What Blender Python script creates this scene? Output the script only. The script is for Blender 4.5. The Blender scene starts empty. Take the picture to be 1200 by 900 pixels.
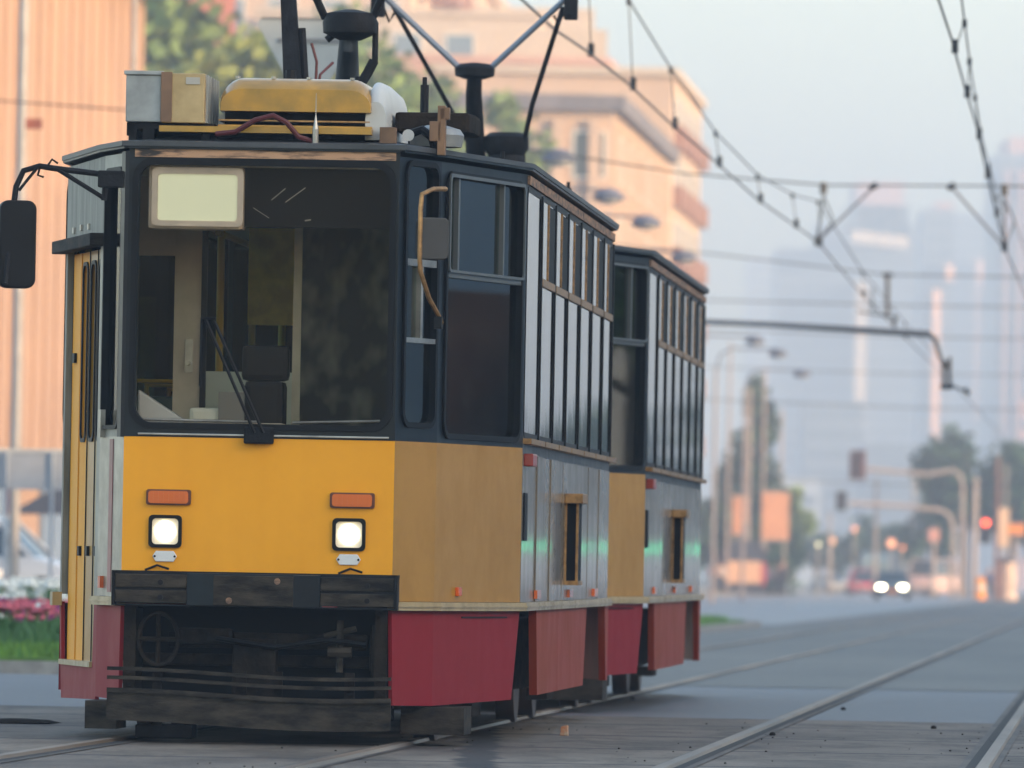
import bpy, bmesh, math, random
from mathutils import Vector, Matrix
random.seed(7)
R = math.radians
SC = bpy.context.scene
COL = SC.collection

# ------------------------------------------------------------------ camera
FPX = 11900.0            # focal length in photograph pixels (1200 wide)
CAM_H = 0.96
PITCH = math.atan(196.5 / FPX)
ROLL = 0.0185
cd = bpy.data.cameras.new('camera')
cam = bpy.data.objects.new('camera', cd); COL.objects.link(cam)
SC.camera = cam
cd.sensor_width = 36.0
cd.lens = 36.0 * FPX / 1200.0
cd.clip_start = 0.5; cd.clip_end = 12000
_f = Vector((0, math.cos(PITCH), math.sin(PITCH)))
_r0 = Vector((1, 0, 0)); _u0 = _r0.cross(_f)
_r = _r0 * math.cos(ROLL) + _u0 * math.sin(ROLL)
_u = _r.cross(_f)
CM = Matrix((( _r.x, _u.x, -_f.x, 0), (_r.y, _u.y, -_f.y, 0), (_r.z, _u.z, -_f.z, CAM_H), (0, 0, 0, 1)))
cam.matrix_world = CM
cd.dof.use_dof = True
cd.dof.focus_distance = 51.0
cd.dof.aperture_fstop = cd.lens / 1000 / 0.057
cd.dof.aperture_blades = 0

# ------------------------------------------------------------------ light
SUN_AZ, SUN_EL = R(120), R(13.0)
w = bpy.data.worlds.new("World"); SC.world = w; w.use_nodes = True
nt = w.node_tree
sky = nt.nodes.new('ShaderNodeTexSky'); sky.sky_type = 'NISHITA'; sky.sun_disc = False
sky.sun_elevation = SUN_EL; sky.sun_rotation = SUN_AZ
sky.air_density = 1.0; sky.dust_density = 1.8; sky.ozone_density = 0.6
nt.links.new(sky.outputs[0], nt.nodes['Background'].inputs[0])
nt.nodes['Background'].inputs[1].default_value = 0.15
sl = bpy.data.lights.new('sun', 'SUN'); so = bpy.data.objects.new('sun', sl); COL.objects.link(so)
sl.energy = 2.0; sl.angle = R(0.6); sl.color = (1.0, 0.66, 0.36)
sd = Vector((math.sin(SUN_AZ) * math.cos(SUN_EL), math.cos(SUN_AZ) * math.cos(SUN_EL), math.sin(SUN_EL)))
so.rotation_euler = sd.to_track_quat('Z', 'Y').to_euler()
SC.view_settings.view_transform = 'Standard'; SC.view_settings.look = 'None'
SC.view_settings.exposure = 1.78; SC.view_settings.gamma = 1
SC.cycles.use_denoising = True
try: SC.cycles.denoiser = 'OPENIMAGEDENOISE'
except Exception: pass
SC.cycles.max_bounces = 6; SC.cycles.diffuse_bounces = 3; SC.cycles.glossy_bounces = 3
SC.cycles.transparent_max_bounces = 24; SC.cycles.volume_bounces = 1
SC.cycles.caustics_reflective = False; SC.cycles.caustics_refractive = False
SC.cycles.sample_clamp_indirect = 4.0

HAZE_DENSITY = 0.00068
HAZE_COL = (0.58, 0.70, 0.86)

# ------------------------------------------------------------------ maths
YF = 50.8
GRADE = 0.00235
def G(y): return -0.04 - GRADE * (y - YF)          # height of the ground
HEAD = math.tan(700.0 / FPX and math.atan(700.0 / FPX))   # sideways drift of the street per metre
def AX(y): return -1.259 + HEAD * (y - YF)         # centre line of the tram's track
def P(px, py, Y):
    """world point seen at photograph pixel (px, py) at distance Y"""
    d = _r * ((px - 600) / FPX) + _u * ((450 - py) / FPX) + _f
    t = Y / d.y
    return Vector((0, 0, CAM_H)) + d * t
def XZ(px, py, Y):
    p = P(px, py, Y); return p.x, p.z

# ------------------------------------------------------------------ materials
MATS = {}
def mat(name, col, rough=0.6, metal=0.0, var=0.0, vscale=3.0, bump=0.0, bscale=40.0, col2=None, spec=0.5,
        stretch=(1, 1, 1), coat=0.0, detail=4.0, lo=0.35, hi=0.7, emit=None, estr=0.0):
    if name in MATS: return MATS[name]
    m = bpy.data.materials.new(name); m.use_nodes = True
    n = m.node_tree.nodes; l = m.node_tree.links; b = n['Principled BSDF']
    b.inputs['Base Color'].default_value = (*col, 1); b.inputs['Roughness'].default_value = rough
    b.inputs['Metallic'].default_value = metal; b.inputs['Specular IOR Level'].default_value = spec
    if coat: b.inputs['Coat Weight'].default_value = coat; b.inputs['Coat Roughness'].default_value = 0.08
    if emit: b.inputs['Emission Color'].default_value = (*emit, 1); b.inputs['Emission Strength'].default_value = estr
    if var or bump or col2:
        tc = n.new('ShaderNodeTexCoord'); mp = n.new('ShaderNodeMapping'); mp.inputs['Scale'].default_value = stretch
        l.new(tc.outputs['Object'], mp.inputs[0])
    if var or col2:
        nz = n.new('ShaderNodeTexNoise'); nz.inputs['Scale'].default_value = vscale; nz.inputs['Detail'].default_value = detail
        nz.inputs['Roughness'].default_value = 0.6
        l.new(mp.outputs[0], nz.inputs['Vector'])
        rp = n.new('ShaderNodeValToRGB')
        a = tuple(max(0, c * (1 - var)) for c in col); c2 = col2 if col2 else tuple(min(1, c * (1 + var)) for c in col)
        rp.color_ramp.elements[0].color = (*a, 1); rp.color_ramp.elements[0].position = lo
        rp.color_ramp.elements[1].color = (*c2, 1); rp.color_ramp.elements[1].position = hi
        l.new(nz.outputs[0], rp.inputs[0]); l.new(rp.outputs[0], b.inputs['Base Color'])
        mr = n.new('ShaderNodeMapRange'); mr.inputs[3].default_value = max(0.02, rough - 0.08); mr.inputs[4].default_value = min(1, rough + 0.12)
        l.new(nz.outputs[0], mr.inputs[0]); l.new(mr.outputs[0], b.inputs['Roughness'])
    if bump:
        nb = n.new('ShaderNodeTexNoise'); nb.inputs['Scale'].default_value = bscale; nb.inputs['Detail'].default_value = 3
        l.new(mp.outputs[0], nb.inputs['Vector'])
        bp = n.new('ShaderNodeBump'); bp.inputs['Strength'].default_value = bump; bp.inputs['Distance'].default_value = 0.02
        l.new(nb.outputs[0], bp.inputs['Height']); l.new(bp.outputs[0], b.inputs['Normal'])
    MATS[name] = m; return m

def glass(name, tint=(0.62, 0.72, 0.70), rough=0.02, ior=1.5, wave=0.0, film=1.0):
    if name in MATS: return MATS[name]
    m = bpy.data.materials.new(name); m.use_nodes = True
    n = m.node_tree.nodes; l = m.node_tree.links
    n.remove(n['Principled BSDF'])
    tr = n.new('ShaderNodeBsdfTransparent'); tr.inputs[0].default_value = (*tint, 1)
    gl = n.new('ShaderNodeBsdfGlossy'); gl.inputs['Roughness'].default_value = rough
    fr = n.new('ShaderNodeFresnel'); fr.inputs[0].default_value = ior
    mx = n.new('ShaderNodeMixShader')
    l.new(fr.outputs[0], mx.inputs[0]); l.new(tr.outputs[0], mx.inputs[1]); l.new(gl.outputs[0], mx.inputs[2])
    # dusty film
    df = n.new('ShaderNodeBsdfDiffuse'); df.inputs[0].default_value = (0.3, 0.3, 0.28, 1)
    nz = n.new('ShaderNodeTexNoise'); nz.inputs['Scale'].default_value = 4; nz.inputs['Detail'].default_value = 6
    tc = n.new('ShaderNodeTexCoord'); l.new(tc.outputs['Object'], nz.inputs['Vector'])
    mr = n.new('ShaderNodeMapRange'); mr.inputs[1].default_value = 0.45; mr.inputs[2].default_value = 0.8
    mr.inputs[3].default_value = 0.0; mr.inputs[4].default_value = 0.03 * film
    l.new(nz.outputs[0], mr.inputs[0])
    m2 = n.new('ShaderNodeMixShader'); l.new(mr.outputs[0], m2.inputs[0]); l.new(mx.outputs[0], m2.inputs[1]); l.new(df.outputs[0], m2.inputs[2])
    l.new(m2.outputs[0], n['Material Output'].inputs['Surface'])
    if wave:
        nb = n.new('ShaderNodeTexNoise'); nb.inputs['Scale'].default_value = 1.3
        l.new(tc.outputs['Object'], nb.inputs['Vector'])
        bp = n.new('ShaderNodeBump'); bp.inputs['Strength'].default_value = wave; bp.inputs['Distance'].default_value = 0.01
        l.new(nb.outputs[0], bp.inputs['Height']); l.new(bp.outputs[0], gl.inputs['Normal'])
    MATS[name] = m; return m

def emis(name, col, strength, base=(0.5, 0.5, 0.5)):
    return mat(name, base, 0.4, emit=col, estr=strength)

# ------------------------------------------------------------------ mesh builder
class MB:
    def __init__(s): s.v = []; s.f = []; s.smooth = False
    def add(s, vs, fs):
        o = len(s.v); s.v += [tuple(v) for v in vs]; s.f += [tuple(i + o for i in f) for f in fs]; return s
    def box(s, x0, x1, y0, y1, z0, z1):
        vs = [(x, y, z) for z in (z0, z1) for y in (y0, y1) for x in (x0, x1)]
        return s.add(vs, [(0, 2, 3, 1), (4, 5, 7, 6), (0, 1, 5, 4), (1, 3, 7, 5), (3, 2, 6, 7), (2, 0, 4, 6)])
    def hexa(s, a, b):       # two quads (bottom, top) of 4 points
        return s.add(list(a) + list(b), [(3, 2, 1, 0), (4, 5, 6, 7), (0, 1, 5, 4), (1, 2, 6, 5), (2, 3, 7, 6), (3, 0, 4, 7)])
    def prism(s, pts, off):  # closed polygon extruded by vector off
        n = len(pts); off = Vector(off); a = [Vector(p) for p in pts]; b = [p + off for p in a]
        return s.add(a + b, [tuple(range(n - 1, -1, -1)), tuple(range(n, 2 * n))] + [(i, (i + 1) % n, n + (i + 1) % n, n + i) for i in range(n)])
    def tube(s, pts, r, seg=8, caps=True):
        pts = [Vector(p) for p in pts]; n = len(pts); rs = r if isinstance(r, (list, tuple)) else [r] * n
        vs = []; prev = None
        for i, p in enumerate(pts):
            t = (pts[min(i + 1, n - 1)] - pts[max(i - 1, 0)]).normalized()
            if prev is None:
                a = t.orthogonal().normalized()
            else:
                a = (prev - t * prev.dot(t)); a = a.normalized() if a.length > 1e-6 else t.orthogonal().normalized()
            prev = a; b = t.cross(a)
            for k in range(seg):
                q = 2 * math.pi * k / seg; vs.append(p + (a * math.cos(q) + b * math.sin(q)) * rs[i])
        fs = [(i * seg + k, i * seg + (k + 1) % seg, (i + 1) * seg + (k + 1) % seg, (i + 1) * seg + k) for i in range(n - 1) for k in range(seg)]
        if caps: fs += [tuple(range(seg - 1, -1, -1)), tuple(range((n - 1) * seg, n * seg))]
        return s.add(vs, fs)
    def cyl(s, c, r, d, seg=16):
        c = Vector(c); d = Vector(d); return s.tube([c, c + d], r, seg)
    def lathe(s, prof, c=(0, 0, 0), seg=16):
        c = Vector(c); n = len(prof)
        vs = [c + Vector((r * math.cos(2 * math.pi * k / seg), r * math.sin(2 * math.pi * k / seg), z)) for r, z in prof for k in range(seg)]
        fs = [(i * seg + k, i * seg + (k + 1) % seg, (i + 1) * seg + (k + 1) % seg, (i + 1) * seg + k) for i in range(n - 1) for k in range(seg)]
        fs += [tuple(range(seg - 1, -1, -1)), tuple(range((n - 1) * seg, n * seg))]
        return s.add(vs, fs)
    def build(s, name, m, parent=None, bevel=0.0, smooth=False, loc=None):
        me = bpy.data.meshes.new(name)
        me.from_pydata(s.v, [], s.f); me.update()
        bm = bmesh.new(); bm.from_mesh(me); bmesh.ops.recalc_face_normals(bm, faces=bm.faces)
        if bevel:
            bmesh.ops.remove_doubles(bm, verts=bm.verts, dist=1e-5)
            es = [e for e in bm.edges if len(e.link_faces) == 2 and e.calc_face_angle(0) > 0.6]
            try: bmesh.ops.bevel(bm, geom=es, offset=bevel, segments=2, affect='EDGES', profile=0.6, clamp_overlap=True)
            except Exception: pass
        bm.to_mesh(me); bm.free()
        if smooth:
            for p in me.polygons: p.use_smooth = True
            try: me.set_sharp_from_angle(angle=R(40))
            except Exception: pass
        o = bpy.data.objects.new(name, me); COL.objects.link(o)
        if isinstance(m, (list, tuple)):
            for k in m: me.materials.append(k)
        elif m: me.materials.append(m)
        if parent: o.parent = parent
        if loc is not None: o.location = loc
        return o

def tag(o, label=None, cat=None, group=None, kind=None):
    if label: o['label'] = label
    if cat: o['category'] = cat
    if group: o['group'] = group
    if kind: o['kind'] = kind
    return o
def thing(name, loc=(0, 0, 0), rz=0.0, label=None, cat=None, group=None):
    o = bpy.data.objects.new(name, None); COL.objects.link(o); o.empty_display_size = 0.3
    o.location = loc; o.rotation_euler = (0, 0, rz); return tag(o, label, cat, group)
def copy_tree(o, parent=None):
    c = o.copy(); COL.objects.link(c); c.parent = parent
    if parent is not None: c.matrix_parent_inverse = o.matrix_parent_inverse
    for ch in list(o.children): copy_tree(ch, c)
    return c

# facets -------------------------------------------------------------
class F:
    def __init__(s, a, b, z=0.0):
        s.o = Vector((a[0], a[1], z)); d = Vector((b[0] - a[0], b[1] - a[1], 0)); s.L = d.length
        s.d = d.normalized(); s.n = Vector((s.d.y, -s.d.x, 0)); s.k = Vector((0, 0, 1))
    def p(s, u, z, d=0.0): return s.o + s.d * u + s.k * z + s.n * d
def rrect(u0, u1, z0, z1, r, k=5):
    pts = []
    for cx, cz, a0 in ((u1 - r, z1 - r, 0), (u0 + r, z1 - r, 90), (u0 + r, z0 + r, 180), (u1 - r, z0 + r, 270)):
        for i in range(k + 1):
            a = R(a0 + 90 * i / k); pts.append((cx + r * math.cos(a), cz + r * math.sin(a)))
    return pts
def ring(mb, f, outer, inner, d0, d1):
    """a frame between outer and inner rounded rectangles, from offset d0 to d1 along the facet's normal"""
    k = 5; o = rrect(*outer, k); i = rrect(*inner, k); n = len(o)
    vs = [f.p(u, z, d0) for u, z in o] + [f.p(u, z, d0) for u, z in i] + [f.p(u, z, d1) for u, z in o] + [f.p(u, z, d1) for u, z in i]
    fs = []
    for a in range(n):
        b = (a + 1) % n
        fs += [(a, b, n + b, n + a), (2 * n + a, 3 * n + a, 3 * n + b, 2 * n + b), (a, 2 * n + a, 2 * n + b, b), (n + a, n + b, 3 * n + b, 3 * n + a)]
    mb.add(vs, fs); return mb
def slab(mb, f, u0, u1, z0, z1, d0, d1):
    a = [f.p(u0, z0, d0), f.p(u1, z0, d0), f.p(u1, z0, d1), f.p(u0, z0, d1)]
    b = [f.p(u0, z1, d0), f.p(u1, z1, d0), f.p(u1, z1, d1), f.p(u0, z1, d1)]
    mb.hexa(a, b); return mb
def rslab(mb, f, rect, d0, d1, r=0.02):
    u0, u1, z0, z1 = rect
    mb.prism([f.p(u, z, d0) for u, z in rrect(u0, u1, z0, z1, r)], f.n * (d1 - d0)); return mb
def poly(mb, f, pts, d0, d1):
    mb.prism([f.p(u, z, d0) for u, z in pts], f.n * (d1 - d0)); return mb

# ------------------------------------------------------------------ material set
def streak_paint(name, col, col2, rough=0.25, amount=0.5, coat=0.3, wav=0.0, sc=(7, 7, 0.7)):
    """old enamel with dirt run down it"""
    if name in MATS: return MATS[name]
    m = mat(name, col, rough, coat=coat)
    n = m.node_tree.nodes; l = m.node_tree.links; b = n['Principled BSDF']
    tc = n.new('ShaderNodeTexCoord'); mp = n.new('ShaderNodeMapping'); mp.inputs['Scale'].default_value = sc
    l.new(tc.outputs['Object'], mp.inputs[0])
    a = n.new('ShaderNodeTexNoise'); a.inputs['Scale'].default_value = 1.0; a.inputs['Detail'].default_value = 5; a.inputs['Distortion'].default_value = 0.6
    l.new(mp.outputs[0], a.inputs['Vector'])
    a2 = n.new('ShaderNodeTexNoise'); a2.inputs['Scale'].default_value = 3.5; a2.inputs['Detail'].default_value = 8; a2.inputs['Roughness'].default_value = 0.7
    l.new(tc.outputs['Object'], a2.inputs['Vector'])
    mu = n.new('ShaderNodeMath'); mu.operation = 'ADD'; l.new(a.outputs[0], mu.inputs[0]); l.new(a2.outputs[0], mu.inputs[1])
    mr = n.new('ShaderNodeMapRange'); mr.inputs[1].default_value = 0.8; mr.inputs[2].default_value = 1.3; mr.inputs[4].default_value = amount
    l.new(mu.outputs[0], mr.inputs[0])
    mx = n.new('ShaderNodeMix'); mx.data_type = 'RGBA'
    mx.inputs[6].default_value = (*col, 1); mx.inputs[7].default_value = (*col2, 1)
    l.new(mr.outputs[0], mx.inputs[0]); l.new(mx.outputs[2], b.inputs['Base Color'])
    rr = n.new('ShaderNodeMapRange'); rr.inputs[3].default_value = rough; rr.inputs[4].default_value = min(1, rough + 0.3)
    l.new(mr.outputs[0], rr.inputs[0]); l.new(rr.outputs[0], b.inputs['Roughness'])
    if wav:
        nb = n.new('ShaderNodeTexNoise'); nb.inputs['Scale'].default_value = 0.9; nb.inputs['Detail'].default_value = 2
        l.new(mp.outputs[0], nb.inputs['Vector'])
        bp = n.new('ShaderNodeBump'); bp.inputs['Strength'].default_value = wav; bp.inputs['Distance'].default_value = 0.01
        l.new(nb.outputs[0], bp.inputs['Height']); l.new(bp.outputs[0], b.inputs['Normal'])
        l.new(bp.outputs[0], b.inputs['Coat Normal'])
    return m
yel = streak_paint('yellow_enamel', (0.95, 0.39, 0.0005), (0.80, 0.30, 0.001), 0.5, 0.4, 0.0)
dull_yel = streak_paint('dull_yellow_enamel', (0.47, 0.22, 0.003), (0.31, 0.14, 0.006), 0.32, 0.55, 0.2, 0.05, (1.8, 1.8, 1.0))  # the front's yellow in a darker, duller tone with streaks
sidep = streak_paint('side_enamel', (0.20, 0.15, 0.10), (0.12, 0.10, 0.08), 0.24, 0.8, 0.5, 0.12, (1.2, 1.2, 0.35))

redp = streak_paint('red_enamel', (0.27, 0.007, 0.014), (0.25, 0.03, 0.035), 0.5, 0.6, 0.0, 0.0, (4, 4, 2))
redside = streak_paint('red_enamel_orange_sheen', (0.30, 0.03, 0.012), (0.26, 0.07, 0.025), 0.5, 0.7, 0.0, 0.0, (.8, .8, .8))  # side skirts' red paint with its orange reflection put into the colour
navy = mat('navy_paint', (0.006, 0.010, 0.014), 0.36, var=0.4, vscale=5, spec=.3)
rubber = mat('black_rubber', (0.004, 0.004, 0.005), 0.5, spec=.2)
blk = mat('black_iron', (0.010, 0.010, 0.012), 0.6, spec=.2, var=0.5, vscale=9, bump=0.2, bscale=60)
dirty = mat('grimy_iron', (0.008, 0.007, 0.006), 0.85, col2=(0.034, 0.025, 0.018), vscale=6, bump=0.35, bscale=50, spec=.12)
grime = mat('grimy_steel_plate', (0.012, 0.011, 0.010), 0.75, col2=(0.075, 0.06, 0.045), vscale=5, detail=8, bump=0.2, bscale=30, stretch=(1, 1, 3), spec=.15)
rustb = mat('worn_primer', (0.05, 0.04, 0.035), 0.7, col2=(0.36, 0.20, 0.11), vscale=3.0, stretch=(2.2, 2.2, 9), detail=8, lo=0.38, hi=0.6)
rustf = mat('worn_front_strip', (0.03, 0.024, 0.02), 0.7, col2=(0.52, 0.30, 0.17), vscale=2.2, stretch=(2.0, 2.0, 12), detail=9, lo=0.36, hi=0.52)
cream = streak_paint('cream_moulding', (0.52, 0.38, 0.17), (0.25, 0.17, 0.08), 0.28, 0.7, 0.3)
silver = mat('bare_metal', (0.42, 0.40, 0.36), 0.32, 0.7, var=0.3, vscale=6)
zinc = mat('zinc_sheet', (0.36, 0.37, 0.36), 0.5, 0.5, var=0.25, vscale=5, detail=8)
goldb = mat('yellowed_sheet', (0.40, 0.28, 0.13), 0.45, 0.35, col2=(0.55, 0.40, 0.20), vscale=8, detail=8)
greypaint = mat('grey_cream_panel', (0.20, 0.20, 0.17), 0.5, var=0.45, vscale=2, stretch=(9, 9, 1), detail=6)
brass_glint = mat('worn_brass_and_glint', (0.36, 0.20, 0.08), 0.4, 0.6, var=0.4, vscale=20)  # brass of the mirror tube; also paints warm light glints on side sills
for m_ in (redp, redside): m_.node_tree.nodes['Principled BSDF'].inputs['Specular IOR Level'].default_value = .22
yfib = mat('yellow_fibreglass', (0.50, 0.25, 0.015), 0.32, col2=(0.30, 0.17, 0.02), vscale=7, detail=8, coat=0.3)
whfib = mat('white_fibreglass', (0.55, 0.55, 0.52), 0.4, var=0.1)
glassF = glass('windscreen_glass', (0.95, 0.93, 0.90), 0.01, 1.12, film=.25)
glassT = glass('tinted_window_glass', (0.50, 0.68, 0.66), 0.02, 1.4, film=1.2)
glassS = glass('side_window_glass', (0.36, 0.48, 0.50), 0.03, 1.45, 0.12, film=.4)
lampg = mat('amber_lens', (0.70, 0.13, 0.008), 0.3, coat=0.4)
lensg = mat('orange_reflector', (0.75, 0.12, 0.02), 0.2, coat=0.6)
refl = mat('white_reflector', (0.72, 0.72, 0.70), 0.25)
glow = emis('lit_headlight', (1.0, 0.86, 0.60), 5.0, (0.9, 0.9, 0.85))
glow2 = emis('lit_headlight_bulb', (1.0, 0.90, 0.68), 4.0, (0.9, 0.9, 0.85))
blind = emis('backlit_linen_blind', (0.80, 0.84, 0.55), 0.12, (0.6, 0.62, 0.48))
beige_ = mat('beige_cab_lining', (0.62, 0.50, 0.38), 0.5, var=0.2)
greycab_ = mat('grey_cab_lining', (0.55, 0.55, 0.46), 0.5, var=0.15)
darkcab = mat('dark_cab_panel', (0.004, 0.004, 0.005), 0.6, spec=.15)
mottle = mat('mottled_blind', (0.006, 0.007, 0.009), 0.7, col2=(0.17, 0.15, 0.12), vscale=4.5, detail=2, lo=0.45, hi=0.72, stretch=(1.5, 1, 1))
yellpole = mat('yellow_handrail', (0.65, 0.35, 0.02), 0.35)
steel = mat('wheel_steel', (0.14, 0.10, 0.08), 0.45, 0.7, var=0.4)

# ================================================================== SETTING
def sheet(name, mt, pts, zoff, parent=None, kind='structure', ny=1):
    """flat sheet following the grade; pts = outline (x,y)"""
    mb = MB(); mb.add([(x, y, G(y) + zoff) for x, y in pts], [tuple(range(len(pts)))])
    o = mb.build(name, mt); 
    if kind: o['kind'] = kind
    return o

def ground_mat():
    m = mat('pale_dirt_ground', (0.16, 0.15, 0.13), 0.9, var=0.35, vscale=0.3, detail=8); return m
asph = mat('blue_grey_asphalt', (0.115, 0.113, 0.115), 0.5, var=0.25, vscale=0.35, detail=9, bump=0.3, bscale=60)
asph2 = mat('street_asphalt', (0.155, 0.16, 0.175), 0.42, var=0.2, vscale=0.12, detail=7, stretch=(1, .15, 1))
def slab_mat():
    m = bpy.data.materials.new('track_concrete'); m.use_nodes = True
    n = m.node_tree.nodes; l = m.node_tree.links; b = n['Principled BSDF']
    tc = n.new('ShaderNodeTexCoord')
    n1 = n.new('ShaderNodeTexNoise'); n1.inputs['Scale'].default_value = 0.55; n1.inputs['Detail'].default_value = 10; n1.inputs['Roughness'].default_value = 0.65
    mp = n.new('ShaderNodeMapping'); mp.inputs['Scale'].default_value = (1, 0.3, 1)
    l.new(tc.outputs['Object'], mp.inputs[0]); l.new(mp.outputs[0], n1.inputs['Vector'])
    n2 = n.new('ShaderNodeTexNoise'); n2.inputs['Scale'].default_value = 30; n2.inputs['Detail'].default_value = 6
    l.new(tc.outputs['Object'], n2.inputs['Vector'])
    ad = n.new('ShaderNodeMath'); ad.operation = 'MULTIPLY_ADD'; ad.inputs[1].default_value = 0.35
    l.new(n2.outputs[0], ad.inputs[0]); l.new(n1.outputs[0], ad.inputs[2])
    rp = n.new('ShaderNodeValToRGB')
    rp.color_ramp.elements[0].position = 0.5; rp.color_ramp.elements[0].color = (0.085, 0.066, 0.05, 1)
    rp.color_ramp.elements[1].position = 0.85; rp.color_ramp.elements[1].color = (0.25, 0.20, 0.15, 1)
    l.new(ad.outputs[0], rp.inputs[0])
    # transverse slab joints every 2.2 m, and rows of small pits
    br = n.new('ShaderNodeTexBrick'); br.offset = 0.0; br.inputs['Scale'].default_value = 1.0
    br.inputs['Brick Width'].default_value = 9.0; br.inputs['Row Height'].default_value = 4.3; br.inputs['Mortar Size'].default_value = 0.11
    br.inputs['Mortar Smooth'].default_value = 0.4
    wv = n.new('ShaderNodeTexNoise'); wv.inputs['Scale'].default_value = 1.5; wv.inputs['Detail'].default_value = 5
    l.new(tc.outputs['Object'], wv.inputs['Vector'])
    vm = n.new('ShaderNodeVectorMath'); vm.operation = 'MULTIPLY_ADD'; vm.inputs[1].default_value = (0.25, 0.25, 0)
    l.new(wv.outputs['Color'], vm.inputs[0]); l.new(tc.outputs['Object'], vm.inputs[2]); l.new(vm.outputs[0], br.inputs['Vector'])
    mx = n.new('ShaderNodeMix'); mx.data_type = 'RGBA'; mx.inputs[7].default_value = (0.035, 0.03, 0.027, 1)
    l.new(br.outputs['Fac'], mx.inputs[0]); l.new(rp.outputs[0], mx.inputs[6])
    st = n.new('ShaderNodeTexNoise'); st.inputs['Scale'].default_value = 2.2; st.inputs['Detail'].default_value = 12; st.inputs['Roughness'].default_value = .75; st.inputs['Distortion'].default_value = .8
    l.new(mp.outputs[0], st.inputs['Vector'])
    sr = n.new('ShaderNodeValToRGB'); sr.color_ramp.elements[0].position = .36; sr.color_ramp.elements[0].color = (.35, .33, .30, 1); sr.color_ramp.elements[1].position = .52; sr.color_ramp.elements[1].color = (1, 1, 1, 1)
    l.new(st.outputs[0], sr.inputs[0])
    m3 = n.new('ShaderNodeMix'); m3.data_type = 'RGBA'; m3.blend_type = 'MULTIPLY'; m3.inputs[0].default_value = .8
    l.new(mx.outputs[2], m3.inputs[6]); l.new(sr.outputs[0], m3.inputs[7])
    l.new(m3.outputs[2], b.inputs['Base Color']); b.inputs['Roughness'].default_value = 0.72
    bp = n.new('ShaderNodeBump'); bp.inputs['Strength'].default_value = 0.5; bp.inputs['Distance'].default_value = 0.02
    l.new(n2.outputs[0], bp.inputs['Height']); l.new(bp.outputs[0], b.inputs['Normal'])
    return m
slabm = slab_mat()
farslab = mat('worn_track_asphalt', (0.125, 0.115, 0.095), 0.6, var=0.35, vscale=0.25, detail=10, stretch=(1, .2, 1), bump=0.25, bscale=40)
grassm = mat('lawn_grass', (0.10, 0.20, 0.03), 0.9, var=0.4, vscale=3, detail=8, bump=0.6, bscale=80)
kerbm = mat('concrete_kerb', (0.30, 0.29, 0.27), 0.8, var=0.25, vscale=6)
pavem = mat('paving', (0.25, 0.24, 0.22), 0.8, var=0.2, vscale=1)

sheet('ground', ground_mat(), [(-590, -50), (690, -50), (690, 3880), (-590, 3880)], 0, )
TL, TR = -2.6, 8.0           # track bed edges relative to the centre line
def strip(a, b, y0, y1): return [(AX(y0) + a, y0), (AX(y0) + b, y0), (AX(y1) + b, y1), (AX(y1) + a, y1)]
sheet('track_bed', slabm, strip(-3.2, 7.0, 6, 63.5), 0.012)
sheet('cross_street', asph, [(-60, 63.5), (60, 63.5), (60, 82.5), (-60, 82.5)], 0.008)
sheet('far_track_bed', farslab, strip(-2.2, 7.0, 82.5, 1200), 0.012)
sheet('left_forecourt', slabm, [(-30, 6), (AX(6) - 3.2, 6), (AX(63.5) - 3.2, 63.5), (-30, 63.5)], 0.008)
sheet('street', asph2, [(AX(199) - 2.2, 199), (AX(1200) - 2.2, 1200), (AX(1200) - 17, 1200), (AX(83) - 19, 83), (AX(83) - 9.2, 83), (AX(165) - 6.6, 165), (AX(197) - 4, 197)], 0.006)
mb = MB()   # raised pavement along the buildings
a = [(AX(y) - q, y) for y, q in ((83, 19), (1100, 17))] + [(AX(y) - 60, y) for y in (1100, 83)]
mb.prism([(x, y, G(y) - 0.05) for x, y in a], (0, 0, 0.18)); mb.build('pavement', pavem)['kind'] = 'structure'
# zebra / lane paint on the street
mb = MB()
for y in range(170, 700, 14):
    x = AX(y) - 9.0; mb.add([(x, y, G(y) + 0.011), (x + .15, y, G(y) + .011), (x + .15 + HEAD * 5, y + 5, G(y + 5) + .011), (x + HEAD * 5, y + 5, G(y + 5) + .011)], [(0, 1, 2, 3)])
mb.build('lane_markings', mat('road_paint', (0.6, 0.6, 0.58), 0.6))['kind'] = 'structure'
# kerbs
def kerb(name, pts, label, h=0.11, wd=0.16):
    mb = MB()
    for (x0, y0), (x1, y1) in zip(pts[:-1], pts[1:]):
        d = Vector((x1 - x0, y1 - y0, 0)).normalized(); q = Vector((d.y, -d.x, 0)) * wd
        a = [Vector((x0, y0, G(y0) - .05)), Vector((x1, y1, G(y1) - .05)), Vector((x1, y1, G(y1) - .05)) + q, Vector((x0, y0, G(y0) - .05)) + q]
        mb.hexa(a, [v + Vector((0, 0, h + .05)) for v in a])
    o = mb.build(name, kerbm); o['kind'] = 'structure'; return o
kerb('kerb', [(-40, 83.2), (AX(83) - 3.3, 83.2), (AX(130) - 2.5, 130), (AX(190) - 2.35, 190), (AX(197) - 3.0, 197), (AX(196) - 4.2, 196), (AX(165) - 6.5, 165), (AX(83) - 9.0, 100)], '')
mb = MB()
mb.prism([(x, y, G(y) + 0.0) for x, y in [(AX(83) - 9.4, 83.4), (AX(83) - 3.4, 83.4), (AX(130) - 2.6, 130), (AX(190) - 2.5, 190), (AX(195.5) - 3.1, 195.5), (AX(165) - 6.3, 165)]], (0, 0, 0.13))
mb.build('grass_verge', grassm)['kind'] = 'structure'

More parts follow.
